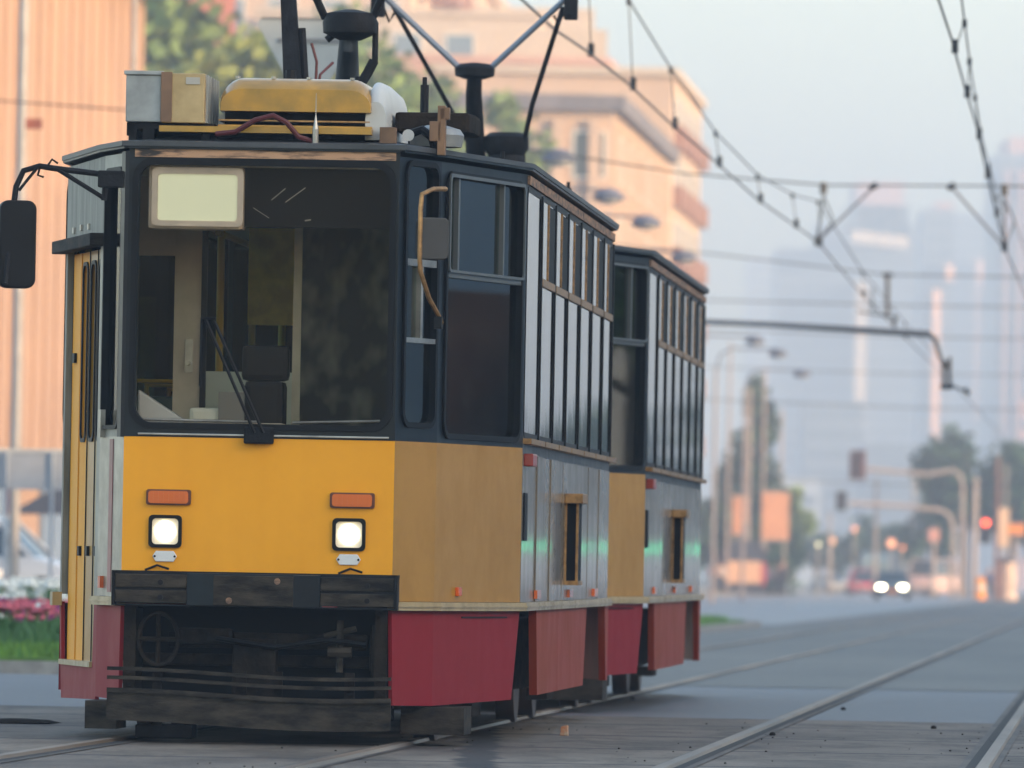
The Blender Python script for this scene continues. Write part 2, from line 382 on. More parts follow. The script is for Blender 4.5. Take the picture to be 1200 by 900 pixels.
def grass_blades(name, regions, n, h, label, cols=None):
    mb = MB()
    for _ in range(n):
        x0, x1, y0, y1 = random.choice(regions); y = random.uniform(y0, y1); x = random.uniform(x0, x1) + HEAD * (y - y0)
        hh = h * random.uniform(.5, 1.2); a = random.uniform(0, 3.14); c = Vector((math.cos(a), math.sin(a), 0)) * .025
        p = Vector((x, y, G(y) + .11)); l = Vector((random.uniform(-.03, .03), random.uniform(-.03, .03), hh))
        mb.add([p - c, p + c, p + l], [(0, 1, 2)])
    o = mb.build(name, mat('grass_blade', (0.12, 0.25, 0.035), 0.8, var=.4, vscale=2)); return tag(o, label, 'grass', kind='stuff')
grass_blades('grass', [(-6.5, -3.1, 83.6, 101), (AX(150) - 5.8, AX(150) - 2.75, 150, 190)], 16000, .12, 'short green grass on the verge beside the tram track')

# rails ---------------------------------------------------------------
railm = mat('worn_rail_steel', (0.24, 0.18, 0.13), 0.5, 0.5, var=0.5, vscale=1, stretch=(1, .1, 1))
railside = mat('rail_groove_grime', (0.03, 0.026, 0.022), 0.8)
railconc = mat('pale_rail_mortar', (0.12, 0.10, 0.08), 0.7, var=0.4, vscale=1.2, detail=9, stretch=(2, .5, 1))
RAILS = []
n_lab = ['left rail of the track under the trams', 'right rail of the track under the trams', 'shiny left rail of the empty track beside the trams', 'right rail of the empty track in the bottom right corner']
for i, off in enumerate((-.7175, .7175, 2.97 - .7175, 2.97 + .7175)):
    ys = [6, 45, 63.5, 82.5, 150, 300, 600, 1100]
    s_ = 1 if i % 2 == 0 else -1       # groove on the inner side
    def strip3(u0, u1, z):
        m_ = MB(); vs = []
        for y in ys: vs += [(AX(y) + off + u0, y, G(y) + z), (AX(y) + off + u1, y, G(y) + z)]
        m_.add(vs, [(2 * k, 2 * k + 1, 2 * k + 3, 2 * k + 2) for k in range(len(ys) - 1)]); return m_
    r = thing('rail', (0, 0, 0)); r['kind'] = 'structure'
    vs = []
    m_ = MB()
    for y in ys:
        b_ = AX(y) + off; vs += [(b_ - .035, y, G(y) + .016), (b_ - .028, y, G(y) + .032), (b_ + .028, y, G(y) + .032), (b_ + .035, y, G(y) + .016)]
    m_.add(vs, [(4 * k + j, 4 * k + j + 1, 4 * k + j + 5, 4 * k + j + 4) for k in range(len(ys) - 1) for j in range(3)])
    m_.build('rail_head', railm, r)
    q = sorted((s_ * .036, s_ * .085)); strip3(q[0], q[1], .0175).build('groove', railside, r)
    q = sorted((s_ * .086, s_ * .12)); strip3(q[0], q[1], .0165).build('inner_mortar', railconc, r)
    q = sorted((-s_ * .036, -s_ * .07)); strip3(q[0], q[1], .0165).build('outer_mortar', railconc, r)

# ================================================================== TRAM
Wf, Wc, Ws = .68, .854, 1.2
Y1, Y2, Y3, Y4, Y5 = .54, 2.08, 11.28, 12.82, 13.36
PLAN = [(-Wf, 0), (Wf, 0), (Wc, Y1), (Ws, Y2), (Ws, Y3), (Wc, Y4), (Wf, Y5), (-Wf, Y5), (-Wc, Y4), (-Ws, Y3), (-Ws, Y2), (-Wc, Y1)]
FA = [F(PLAN[i], PLAN[(i + 1) % 12]) for i in range(12)]
FR, RC, RT, RS, RRT, RRC, RE, LRC, LRT, LS, LT, LC = FA
ZB0, ZB1, ZW0, ZW1, ZR = .655, .70, 1.50, 2.90, 2.97
ZL = 1.503

def window(root, f, rect, wall_rect, wm, gm, r=.07, gask=.03, split=None, name='window', pane_d=-.02, wall=True, frame_m=None, gd=.014):
    """wall ring round a rounded opening, a rubber gasket and its pane"""
    u0, u1, z0, z1 = rect
    if wall:
        ring(MB(), f, (*wall_rect, .002), (u0 - gask, u1 + gask, z0 - gask, z1 + gask, r + gask), -.05, 0.0).build('window_surround', wm, root)
    wn = ring(MB(), f, (u0 - gask + .001, u1 + gask - .001, z0 - gask + .001, z1 + gask - .001, r + gask), (u0, u1, z0, z1, r), -.045, gd).build(name, frame_m or rubber, root, smooth=True)
    mb = MB(); mb.prism([f.p(u, z, pane_d) for u, z in rrect(u0 + .0, u1 - .0, z0 + .0, z1 - .0, r)], f.n * -.005)
    mb.build('pane', gm, wn)
    return wn

def tram(first):
    nm = thing('tram_car')
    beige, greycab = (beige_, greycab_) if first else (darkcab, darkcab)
    root = nm
    # ---------------- front
    ring(MB(), FR, (0, 1.36, .83, ZW1, .002), (.02, 1.34, ZL, ZW1 - .004, .09), -.05, 0)
    mb = MB(); slab(mb, FR, 0.0, 1.36, .80, ZL, -.05, 0); mb.build('front_panel', yel, root)
    # windscreen: dark surround, gasket, glass
    sw = ring(MB(), FR, (0, 1.36, ZL, 2.955, .002), (.055, 1.325, 1.572, 2.875, .09), -.05, .002).build('windscreen_surround', navy, root)
    ws = ring(MB(), FR, (.020, 1.345, 1.545, 2.902, .11), (.0505, 1.315, 1.575, 2.866, .085), .003, .022).build('windscreen', rubber, root, smooth=True)
    mb = MB(); mb.prism([FR.p(u, z, -.012) for u, z in rrect(.045, 1.32, 1.57, 2.87, .085)], (0, .006, 0)); mb.build('pane', glassF, ws)
    mb = MB(); slab(mb, FR, .07, 1.33, 1.512, 1.522, .0, .014); mb.build('trim_strip', silver, root, bevel=.003)
    mb = MB(); slab(mb, FR, .03, 1.34, 2.903, 2.944, .0, .016); mb.build('header_strip', rustf, root)
    # ---------------- roof
    mb = MB(); n = len(PLAN); rf = []
    ex = .035
    edge = [(x * (1 + ex / abs(x)), y + (-ex if y == 0 else ex if y == Y5 else 0)) for x, y in PLAN]
    mid = [(x * .90, min(max(y, .22), Y5 - .22)) for x, y in PLAN]; top = [(x * .55, min(max(y, .9), Y5 - .9)) for x, y in PLAN]
    vs = [(x, y, 2.957) for x, y in edge] + [(x, y, 2.982) for x, y in edge] + [(x, y, 3.0) for x, y in mid] + [(x, y, 3.055) for x, y in top]
    fs = [(k * n + i, k * n + (i + 1) % n, (k + 1) * n + (i + 1) % n, (k + 1) * n + i) for k in range(3) for i in range(n)] + [tuple(range(n - 1, -1, -1)), tuple(range(3 * n, 4 * n))]
    mb.add(vs, fs); mb.build('roof', mat('roof_paint', (0.05, 0.055, 0.06), .45, var=.4, vscale=3, detail=8), root, smooth=True)
    mb = MB()     # gutter lip round the roof
    for f in FA: slab(mb, f, -.005, f.L + .005, 2.945, 2.956, .0, .028)
    mb.build('gutter', navy, root)
    # ---------------- floor, ceiling
    MBf = MB(); MBf.prism([(x * .96, min(max(y, .04), Y5 - .04), .86) for x, y in PLAN], (0, 0, .03)); MBf.build('floor', mat('tram_floor', (.05, .045, .04), .7), root)
    MBf = MB(); MBf.prism([(x * .96, min(max(y, .04), Y5 - .04), 2.86) for x, y in PLAN], (0, 0, .03)); MBf.build('ceiling', mat('tram_ceiling', (.62, .60, .54), .6), root)
    # ---------------- lower panels of the facets
    def low(f, m, name, z0=ZB1, u0=0, u1=None, d=0):
        mb = MB(); slab(mb, f, u0, f.L if u1 is None else u1, z0, ZL, -.04, d); return mb.build(name, m, root)
    low(RC, dull_yel, 'corner_panel'); low(RT, dull_yel, 'corner_panel')
    for f in (RRT, RRC, RE, LRC): low(f, dull_yel, 'rear_panel')
    low(LC, silver, 'corner_panel')
    # side with panel seams, 6 sheets on the doorless side
    B = [0, 1.37, 2.72, 4.03, 5.40, 6.72, 8.06, RS.L]
    for a, b in zip(B[:-1], B[1:]):
        mb = MB(); slab(mb, RS, a + .004, b - .004, ZB1, ZL - .03, -.04, random.uniform(-.001, .002)); sp = mb.build('side_panel', sidep, root)
        vi = sp.data.vertices; q_ = random.uniform(-.007, .007)
        for v_ in vi:
            if abs(v_.co.x) > 1.19: v_.co.x += q_ * ((v_.co.y - Y2) - (a + b) / 2)
            if abs(v_.co.x) > 1.19 and v_.co.z > 1: v_.co.x += random.uniform(-.001, .001)
    # windows of the right side
    s_up = sill = None
    ring_f = RS
    slab(MB(), RS, 0, RS.L, ZL, 1.56, -.04, 0)
    for k, (a, b) in enumerate(zip(B[:-1], B[1:])):
        u0, u1 = a + .05, b - .10
        wn = window(root, RS, (u0, u1, 1.585, 2.84), (a, b, ZL - .03, 2.925), navy, glassS, r=.05, gask=.03, pane_d=.001, gd=.004)
        if k:
            mb = MB(); slab(mb, RS, u0, u1, 2.385, 2.425, -.004, .012); mb.build('sash_bar', brass_glint, wn)
            mb = MB(); slab(mb, RS, u0 + (u1 - u0) * .52, u1 - .01, 2.43, 2.83, .0015, .0045); mb.build('open_sash', darkcab, wn)
            mb = MB(); slab(mb, RS, u0 + (u1 - u0) * .50, u0 + (u1 - u0) * .52, 2.43, 2.84, -.004, .007); mb.build('sash_stile', brass_glint, wn)
        mb = MB(); slab(mb, RS, a + .02, b - .05, 1.525, 1.553, 0, .045); mb.build('window_sill', brass_glint, wn)  # warm glint of light put into the sill's colour
        mb = MB(); slab(mb, RS, u1 + .032, b - .01, 1.56, 2.86, .001, .012); mb.build('window_post', rubber, root)
        mb = MB(); slab(mb, RS, a + .01, b - .01, 2.875, 2.922, .0, .014); mb.build('header_strip', rustb, root)
    # roof ledge / rivets
    # ---------------- moulding
    for f, m in ((RC, cream), (RT, cream), (RS, cream), (LC, cream), (RRT, cream), (RRC, cream), (RE, cream)):
        mb = MB(); slab(mb, f, -.012, f.L + .012, ZB0, ZB1 - .002, -.02, .035); slab(mb, f, -.012, f.L + .012, ZB0 + .018, ZB0 + .026, .035, .042); mb.build('moulding', m, root)
    # ---------------- skirts (red)
    mb = MB(); poly(mb, RC, [(.03, .18), (RC.L, .175), (RC.L, .653), (0.0, .653)], -.02, .0); mb.build('skirt_panel', redp, root)
    mb = MB(); poly(mb, RT, [(0, .175), (1.45, .195), (RT.L, .653), (0, .653)], -.02, .0); mb.build('skirt_panel', redp, root)
    mb = MB(); slab(mb, RT, .5, RT.L - .25, .618, .626, 0, .006); mb.build('skirt_catch', rubber, root)
    def skirt(s0, s1, t0, t1):
        mb = MB(); poly(mb, RS, [(t0, .20), (t1, .20), (s1, .653), (s0, .653)], -.03, .012); mb.build('skirt_panel', redside, root)
    skirt(1.35, 3.5, 1.55, 3.5); skirt(3.51, 6.6, 3.51, 6.3)
    skirt(8.75, RS.L, 9.0, RS.L)
    mb = MB(); poly(mb, RRT, [(0, .2), (RRT.L, .2), (RRT.L, .653), (0, .653)], -.02, 0); mb.build('skirt_panel', redside, root)
    mb = MB(); poly(mb, LC, [(0, .19), (LC.L - .02, .18), (LC.L, .653), (.0, .653)], -.02, 0); mb.build('skirt_panel', redp, root)
    mb = MB(); poly(mb, LS, [(0, .2), (LS.L, .2), (LS.L, .653), (0, .653)], -.02, 0); mb.build('skirt_panel', redp, root)
    # ---------------- right corner windows
    z0, z1 = 1.60, 2.887
    wn = window(root, RC, (.095, .50, z0, z1), (0, RC.L, ZL, 2.925), navy, glassT, r=.06, gask=.028)
    mb = MB(); slab(mb, RC, .095, .50, 2.385, 2.42, -.03, .01); mb.build('sash_bar', silver, wn)
    mb = MB(); slab(mb, RC, .095, .50, 2.0, 2.025, -.03, .01); slab(mb, RC, .30, .33, 2.025, 2.385, -.03, .006); mb.build('sliding_sash', silver, wn)
    mb = MB(); slab(mb, RC, .335, .42, 2.03, 2.38, -.16, -.10); mb.build('seat_edge', brass_glint, wn)
    wn = window(root, RT, (.11, 1.47, 1.555, 2.855), (0, RT.L, ZL, 2.925), navy, glassT, r=.07, gask=.03)
    mb = MB(); slab(mb, RT, .11, 1.47, 2.345, 2.385, -.03, .008); slab(mb, RT, .30, .33, 2.385, 2.855, -.03, .004); slab(mb, RT, 1.13, 1.155, 2.385, 2.855, -.03, .004); mb.build('sash_bar', mat('grey_sash', (.13, .14, .14), .35, .3), wn)
    mb = MB(); ring(mb, RT, (.095, 1.485, 2.37, 2.87, .03), (.112, 1.468, 2.384, 2.853, .03), .015, .024); mb.build('upper_frame', mat('grey_sash', (.13, .14, .14), .35, .3), wn)
    mb = MB(); slab(mb, RT, .15, .27, 2.39, 2.85, -.06, -.045); slab(mb, RT, 1.36, 1.46, 2.39, 2.85, -.06, -.045); mb.build('curtain', mat('brown_curtain', (.24, .11, .05), .8, var=.5, vscale=20, stretch=(1, 1, .1)), wn)
    # ---------------- rear facets and left side windows
    for f in (RRT, LRT, RE):
        window(root, f, (.12, f.L - .12, 1.6, 2.82), (0, f.L, ZL, 2.925), navy, glassT)
    for f in (RRC, LRC):
        window(root, f, (.08, f.L - .06, 1.6, 2.82), (0, f.L, ZL, 2.925), navy, glassT)
    # left side: three doors and windows between
    u = 0
    for k, (wd, door) in enumerate(((2.0, 0), (1.4, 1), (2.4, 0), (1.4, 1), (2.0, 0))):
        if door:
            mb = MB(); slab(mb, LS, u, u + wd, .70, 2.925, -.03, -.01); mb.build('door', dull_yel, root)
        else:
            window(root, LS, (u + .1, u + wd - .1, 1.6, 2.82), (u, u + wd, ZL, 2.925), navy, glassT)
            mb = MB(); slab(mb, LS, u, u + wd, .70, ZL, -.04, 0); mb.build('side_panel', dull_yel, root)
        u += wd
    # LRT lower
    low(LRT, dull_yel, 'rear_panel')
    # ---------------- left taper: front door.  u runs from the shoulder (0) to the corner (LT.L)
    L = LT.L
    mb = MB(); slab(mb, LT, 0, L, 2.50, 2.925, -.03, .0); dp = mb.build('door_header', greypaint, root)
    mb = MB(); slab(mb, LT, .30, .36, 2.57, 2.60, 0, .01); slab(mb, LT, .62, .68, 2.575, 2.605, 0, .01); slab(mb, LT, .95, 1.0, 2.57, 2.60, 0, .01); mb.build('hinge', silver, dp)
    mb = MB(); slab(mb, LT, -.04, L + .03, 2.47, 2.535, .0, .075); mb.build('door_gutter', grime, root, bevel=.006)
    mb = MB(); slab(mb, LT, 0, .07, .70, 2.5, -.03, .002); mb.build('door_post', greypaint, root)
    for k in range(4):
        a = .09 + k * .34; b = a + .325
        if k == 0:
            mb = MB(); slab(mb, LT, a, b, .36, 2.465, -.075, -.03); dr = mb.build('door', yel, root)
            mb = MB(); slab(mb, LT, a + .1, a + .2, 1.9, 1.95, -.03, -.015); mb.build('door_handle', rubber, dr); continue
        dr = ring(MB(), LT, (a, b, .36, 2.465, .002), (a + .07, b - .06, 1.50, 2.40, .05), -.075, -.035).build('door', (yel, yel, dull_yel, cream)[k], root)
        mb = MB(); ring(mb, LT, (a + .055, b - .045, 1.485, 2.415, .06), (a + .075, b - .065, 1.505, 2.395, .05), -.035, -.026); mb.build('gasket', rubber, dr)
        mb = MB(); mb.prism([LT.p(u, z, -.055) for u, z in rrect(a + .071, b - .061, 1.501, 2.399, .05)], LT.n * -.005); mb.build('pane', glassT, dr)
        mb = MB(); slab(mb, LT, b, b + .012, .36, 2.465, -.06, -.03); mb.build('door_seal', rubber, dr)
        mb = MB(); slab(mb, LT, a + .1, a + .17, .90, .95, -.035, -.02); mb.build('door_handle', rubber, dr)
    mb = MB(); slab(mb, LT, 1.455, L, .70, 2.47, -.04, 0); mb.build('door_post', mat('door_post_grey', (.3, .29, .25), .4, .3, var=.3), root)
    mb = MB(); poly(mb, LT, [(.12, .16), (L, .175), (L, .653), (1.46, .653), (1.42, .34), (.10, .34), (.05, .66), (-.03, .66)], -.02, 0); mb.build('skirt_panel', redp, root)
    mb = MB(); slab(mb, LT, .10, 1.42, .335, .362, -.30, .015); mb.build('door_step', cream, root)
    mb = MB(); slab(mb, LT, .2, 1.4, .30, .50, -.50, -.30); mb.build('step_riser', darkcab, root)
    mb = MB(); slab(mb, LT, -.03, .08, .64, .71, .0, .05); mb.build('bracket', cream, root)
    # left corner window
    window(root, LC, (.07, .45, 1.56, 2.84), (0, LC.L, ZL, 2.925), mat('grey_corner', (.30, .29, .25), .4, var=.35, vscale=4), glassT, r=.05, gask=.02)
    mb = MB(); slab(mb, LC, LC.L - .075, LC.L + .005, 1.50, 2.93, .0, .02); mb.build('corner_post', navy, root)
    mb = MB(); slab(mb, LC, .25, .33, .72, 1.49, 0, .004); mb.build('faded_stripe', mat('faded_red', (.38, .16, .15), .4, var=.3, vscale=5), root)
    mb = MB(); slab(mb, LC, .06, .12, 1.5, 1.64, .0, .025); mb.build('latch', silver, root)
    mb = MB(); slab(mb, LC, .1, .15, .74, .80, 0, .02); mb.build('marker_reflector', lensg, root)
    # ---------------- front lights
    for x in (.217, 1.139):
        on = first
        mb = MB(); ring(mb, FR, (x - .083, x + .083, .948, 1.112, .022), (x - .066, x + .066, .965, 1.095, .02), -.01, .018); h = mb.build('headlight', rubber, root, smooth=True)
        mb = MB(); rslab(mb, FR, (x - .066, x + .066, .965, 1.095), -.03, .006, .02); mb.build('lens', emis('headlight_reflector', (1, .62, .25), .05, (.8, .75, .6)) if on else refl, h)
        mb = MB(); mb.cyl(FR.p(x, 1.03, .004), .05, (0, -.008, 0), 24); mb.build('bulb', glow2 if on else refl, h)
    for x in (.231, 1.153):
        mb = MB(); rslab(mb, FR, (x - .112, x + .112, 1.162, 1.24), .0, .016, .012); t = mb.build('turn_signal', mat('lamp_housing', (.12, .03, .015), .4), root)
        mb = MB(); rslab(mb, FR, (x - .10, x + .10, 1.17, 1.232), .0, .032, .015)
        for q in range(-3, 4): slab(mb, FR, x + q * .026 - .003, x + q * .026 + .003, 1.175, 1.227, .032, .036)
        mb.build('lens', lampg, t, smooth=False)
    for x in (.217, 1.139):
        mb = MB(); poly(mb, FR, [(x - .062, .905), (x - .045, .878), (x + .045, .878), (x + .062, .905), (x + .045, .932), (x - .045, .932)], 0, .012); q = mb.build('reflector', refl, root, bevel=.004)
        mb = MB(); mb.cyl(FR.p(x - .05, .905, .012), .006, (0, -.003, 0), 8); mb.cyl(FR.p(x + .05, .905, .012), .006, (0, -.003, 0), 8); mb.build('screw', blk, q)
    mb = MB(); slab(mb, RT, .38, .44, .73, .775, 0, .02); mb.build('marker_reflector', lensg, root, bevel=.004)
    for s in (1.3, 4.6, 7.4):
        mb = MB(); slab(mb, RS, s, s + .35, .715, .76, 0, .018); mb.build('marker_reflector', lensg, root)
    mb = MB(); slab(mb, RS, .12, .5, 1.41, 1.475, 0, .05); mb.build('marker_lamp', mat('red_lamp', (.3, .03, .02), .3), root, bevel=.006)
    mb = MB(); slab(mb, RS, .1, .35, 1.02, 1.27, 0, .012); mb.build('side_grille', blk, root)
    # vent box on the side
    mb = MB(); slab(mb, RS, 4.35, 4.75, .81, 1.25, 0, .07); v = mb.build('side_vent', darkcab, root)
    mb = MB(); slab(mb, RS, 4.33, 4.77, .785, .81, 0, .078); slab(mb, RS, 4.33, 4.352, .81, 1.25, .06, .074); slab(mb, RS, 4.33, 4.345, .81, 1.25, 0, .008); mb.build('vent_frame', brass_glint, v)  # gold light on the vent frame put into its colour
    mb = MB(); slab(mb, RS, 4.25, 4.80, 1.245, 1.30, 0, .10); mb.build('vent_hood', brass_glint, v, bevel=.004)
    # ---------------- bumper beam
    b = MB().box(-.715, .715, -.13, .05, .657, .665).build('bumper', blk, root)
    for x0, x1 in ((-.70, -.34), (.33, .70)):
        for z0, z1 in ((.67, .735), (.748, .815)):
            MB().box(x0, x1, -.125, .0, z0, z1).build('rubbing_strip', grime, b, bevel=.006)
        MB().box(x0 - .01, x1 + .01, -.115, .0, .735, .748).build('bumper_rib', blk, b)
        for z in (.70, .775):
            MB().cyl(((x0 + x1) / 2 + .05, -.128, z), .014, (0, -.008, 0), 8).build('bolt', blk, b)
    MB().box(-.715, .715, -.118, .04, .815, .832).build('bumper_rib', blk, b)
    for x in (-.715, .70): MB().box(x, x + .015, -.135, .02, .657, .832).build('end_plate', blk, b)
    MB().prism([(-.34, -.12, .66), (-.20, -.19, .66), (.20, -.19, .66), (.33, -.12, .66), (.33, .0, .66), (-.34, 0, .66)], (0, 0, .165)).build('coupler_cover', navy, b, bevel=.004)
    MB().box(-.20, .20, -.20, -.185, .665, .815).build('cover_plate', grime, b, bevel=.004)
    for x, z in ((.12, .79), (-.12, .69)): MB().cyl((x, -.20, z), .016, (0, -.01, 0), 10).build('bolt', rustb, b)
    for x in (-.5, .47):
        MB().tube([(x - .06, -.01, .835), (x, -.015, .86), (x + .06, -.02, .842)], .006, 6).build('pull_wire', blk, b)
    # ---------------- underframe seen through the opening
    u_ = MB(); u_.box(-.67, .67, .35, .45, .10, .66); u_.box(-.67, .67, .06, .45, .645, .656); uf = u_.build('underframe', darkcab, root)
    MB().box(-.66, -.60, -.02, .35, .15, .655).build('frame_plate', dirty, uf); MB().box(.60, .66, -.02, .35, .15, .655).build('frame_plate', dirty, uf)
    MB().box(-.45, .55, .12, .18, .45, .53).build('cross_beam', dirty, uf, bevel=.01); MB().box(-.58, .60, .20, .26, .36, .42).build('cross_beam', dirty, uf, bevel=.01)
    MB().box(-.12, .10, .05, .20, .20, .50).build('coupler_pocket', dirty, uf, bevel=.01)
    MB().box(-.40, -.12, .05, .12, .47, .55).build('gearbox', dirty, uf, bevel=.02)
    ptw = [Vector((-.49 + .10 * math.cos(q), .02, .49 + .13 * math.sin(q))) for q in [2 * math.pi * i / 20 for i in range(21)]]
    MB().tube(ptw, .012, 6, False).tube([(-.49, .02, .36), (-.49, .02, .62)], .012).tube([(-.59, .02, .49), (-.39, .02, .49)], .012).build('handbrake_wheel', dirty, uf, smooth=True)
    MB().tube([(.42, .05, .34), (.42, .05, .60)], .018).tube([(.34, .05, .52), (.50, .05, .56)], .015).tube([(.36, .05, .44), (.48, .05, .44)], .03).build('brake_rod', grime, uf, smooth=True)
    MB().tube([(-.20, .02, .50), (.1, .0, .46), (.35, .02, .50), (.55, .05, .48)], .014).build('air_hose', rubber, uf, smooth=True)
    MB().tube([(.58, .05, .35), (.585, .05, .55)], .012).tube([(.60, .03, .30), (.60, .03, .58)], .02).build('air_pipe', dirty, uf)
    # lifeguard: two bars and an apron, slightly bowed
    def bowed(name, z0, z1, y, th, m, r=0):
        mb = MB(); N = 16; 
        for k in range(N):
            xa, xb = -.725 + 1.42 * k / N, -.725 + 1.42 * (k + 1) / N
            ya, yb = y - .05 * math.cos(xa * 2), y - .05 * math.cos(xb * 2); za, zb = -.018 * math.sin(xa * 3 + .5), -.018 * math.sin(xb * 3 + .5)
            mb.hexa([(xa, ya, z0 + za), (xb, yb, z0 + zb), (xb, yb + th, z0 + zb), (xa, ya + th, z0 + za)], [(xa, ya, z1 + za), (xb, yb, z1 + zb), (xb, yb + th, z1 + zb), (xa, ya + th, z1 + za)])
        o = mb.build(name, m, root); return o
    bowed('guard_bar', .315, .333, -.17, .03, grime); bowed('guard_bar', .270, .288, -.17, .03, grime)
    bowed('apron', .065, .215, -.16, .02, grime); bowed('apron_lip', .205, .228, -.175, .012, grime)
    for x in (-.5, -.08, .1, .46): MB().box(x, x + .05, -.15, -.12, .06, .34).build('guard_bracket', dirty, root)
    MB().box(-.86, -.70, .1, .6, .035, .175).build('side_guard', grime, root)
    MB().box(.70, 1.02, .5, 1.1, .03, .17).build('side_guard', grime, root)
    MB().box(-.62, -.33, .25, .5, -.01, .06).build('track_sander', blk, root, bevel=.01)
    # ---------------- bogies
    for by in (3.1, 10.26):
        for wy in (-.95, .95):
            for sx in (-.7175, .7175):
                wh = MB().cyl((sx - .055, by + wy, .29), .33, (.11, 0, 0), 28).build('wheel', steel, root, smooth=True)
                MB().cyl((sx + (.056 if sx > 0 else -.096), by + wy, .29), .13, (.04, 0, 0), 16).build('hub', blk, wh)
            MB().cyl((-.66, by + wy, .29), .06, (1.32, 0, 0), 12).build('axle', blk, root)
        for sx in (-.86, .80):
            MB().box(sx, sx + .07, by - 1.3, by + 1.3, .26, .40).build('bogie_frame', blk, root, bevel=.01)
        MB().box(-.6, .6, by - .5, by + .5, .18, .50).build('motor', dirty, root)
        MB().box(.80, .92, by - .35, by + .35, .09, .16).build('track_brake', dirty, root); MB().box(-.92, -.8, by - .35, by + .35, .09, .16).build('track_brake', dirty, root)
    MB().box(-.95, .98, 5.0, 8.6, .20, .60).build('equipment_box', grime, root, bevel=.02)
    # ---------------- cab and saloon interior
    MB().box(-.11, .64, .10, .16, 2.565, 2.86).build('cab_valance', darkcab, root)
    if first:
        d = MB().box(-.585, -.105, .035, .22, 2.545, 2.862).build('destination_box', beige, root, bevel=.02)
        MB().box(-.545, -.13, .028, .04, 2.58, 2.83).build('blind', blind, d)
        ring(MB(), FR, (.115, .575, 2.56, 2.855, .03), (.145, .545, 2.588, 2.822, .02), -.034, -.016).build('blind_frame', beige, d)
    yb = 1.35
    MB().tube([(.03, .095, 2.70), (.10, .095, 2.76)], .003, 4).tube([(.10, .095, 2.69), (.20, .095, 2.765)], .003, 4).tube([(-.06, .095, 2.66), (.02, .095, 2.61)], .002, 4).tube([(.2, .095, 2.60), (.23, .095, 2.605)], .005, 4).build('scratch', silver, root)
    MB().box(.09, .74, yb, yb + .03, 1.50, 2.86).build('mottled_screen', mottle, root)
    MB().box(.05, .092, yb - .02, yb + .03, .9, 2.86).build('partition_post', beige, root)
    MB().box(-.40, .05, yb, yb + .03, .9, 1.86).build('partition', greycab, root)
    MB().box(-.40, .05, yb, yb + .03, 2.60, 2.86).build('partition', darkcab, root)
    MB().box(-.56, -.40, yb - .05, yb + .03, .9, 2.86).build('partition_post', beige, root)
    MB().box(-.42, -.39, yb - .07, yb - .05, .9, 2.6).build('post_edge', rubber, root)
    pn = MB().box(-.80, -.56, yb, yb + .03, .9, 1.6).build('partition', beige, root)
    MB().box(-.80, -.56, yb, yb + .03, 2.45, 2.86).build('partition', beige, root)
    MB().box(-.50, -.46, yb - .06, yb - .045, 1.85, 2.02).cyl((-.48, yb - .06, 1.9), .012, (0, -.06, 0), 8).build('door_lock', silver, root)
    MB().box(-.40, .0, .5, .8, 1.30, 1.66).build('driver_desk', greycab, root, bevel=.02); MB().box(-.62, .10, .35, .6, 1.3, 1.585).build('desk_top', beige, root, bevel=.02)
    MB().box(-.25, -.05, .47, .50, 1.59, 1.74).build('desk_panel', mat('desk_panel_grey', (.16, .15, .13), .5), root)
    MB().box(-.14, .10, .5, .62, 1.80, 1.98).box(-.12, .08, .45, .7, 1.5, 1.8).build('cab_seat', rubber, root, bevel=.03)
    MB().prism([(-.625, .12, 1.54), (-.40, .12, 1.54), (-.40, .12, 1.60), (-.50, .12, 1.66), (-.625, .12, 1.74)], (0, .1, 0)).build('white_reflection', whfib, root, bevel=.01) if first else None  # pale block painted in for the white reflection low in the windscreen
    MB().tube([(-.6, .05, 1.59), (-.02, .05, 1.585)], .008).tube([(.16, .05, 1.585), (.6, .05, 1.60)], .008).build('windscreen_rail', silver, root)
    for k in range(7):
        y = 2.6 + k * 1.3
        for sx in (-.75, .75):
            st = MB().box(sx - .2, sx + .2, y - .2, y + .2, 1.25, 1.31).box(sx - .2, sx + .2, y + .17, y + .22, 1.31, 1.75).build('seat', mat('seat_green', (.05, .08, .07), .6), root, bevel=.01)
            MB().tube([(sx - .21, y + .2, 1.3), (sx - .21, y + .2, 1.83), (sx + .21, y + .2, 1.83), (sx + .21, y + .2, 1.3)], .017).build('grab_rail', yellpole, st)
    MB().box(-.36, .02, 3.4, 3.45, 2.15, 2.8).box(-.10, -.02, 3.35, 3.4, 1.5, 2.8).build('saloon_partition', mat('yellow_partition', (.85, .48, .06), .5, var=.3, vscale=6), root)
    MB().box(-.36, -.2, 3.3, 3.33, 1.6, 2.0).box(.0, .06, 3.3, 3.33, 1.6, 1.95).build('window_light', mat('pale_blue_daylight', (.5, .62, .72), .5), root)  # daylight of the windows opposite, painted as pale blue panels
    for k in range(5):
        for sx in (-.42, .42):
            MB().tube([(sx, 2.4 + k * 2, .89), (sx, 2.4 + k * 2, 2.86)], .02).build('grab_pole', yellpole, root)
    MB().tube([(-.42, 2.2, 2.6), (-.42, 11, 2.6)], .018).tube([(.42, 2.2, 2.6), (.42, 11, 2.6)], .018).build('ceiling_rail', yellpole, root)
    # ---------------- pantograph
    pan = thing('pantograph'); pan.parent = root
    ph = MB()
    py, kz, kx = (5.4, 3.88, 0.0) if first else (2.45, 4.16, 0.0)
    for sx in (-.38, .38):
        for q in (-.5, .9):
            MB().lathe([(.03, 3.04), (.055, 3.08), (.035, 3.11), (.055, 3.14), (.03, 3.18)], (sx, py + q, 0), 10).build('insulator', mat('brown_porcelain', (.08, .03, .02), .25), pan, smooth=True)
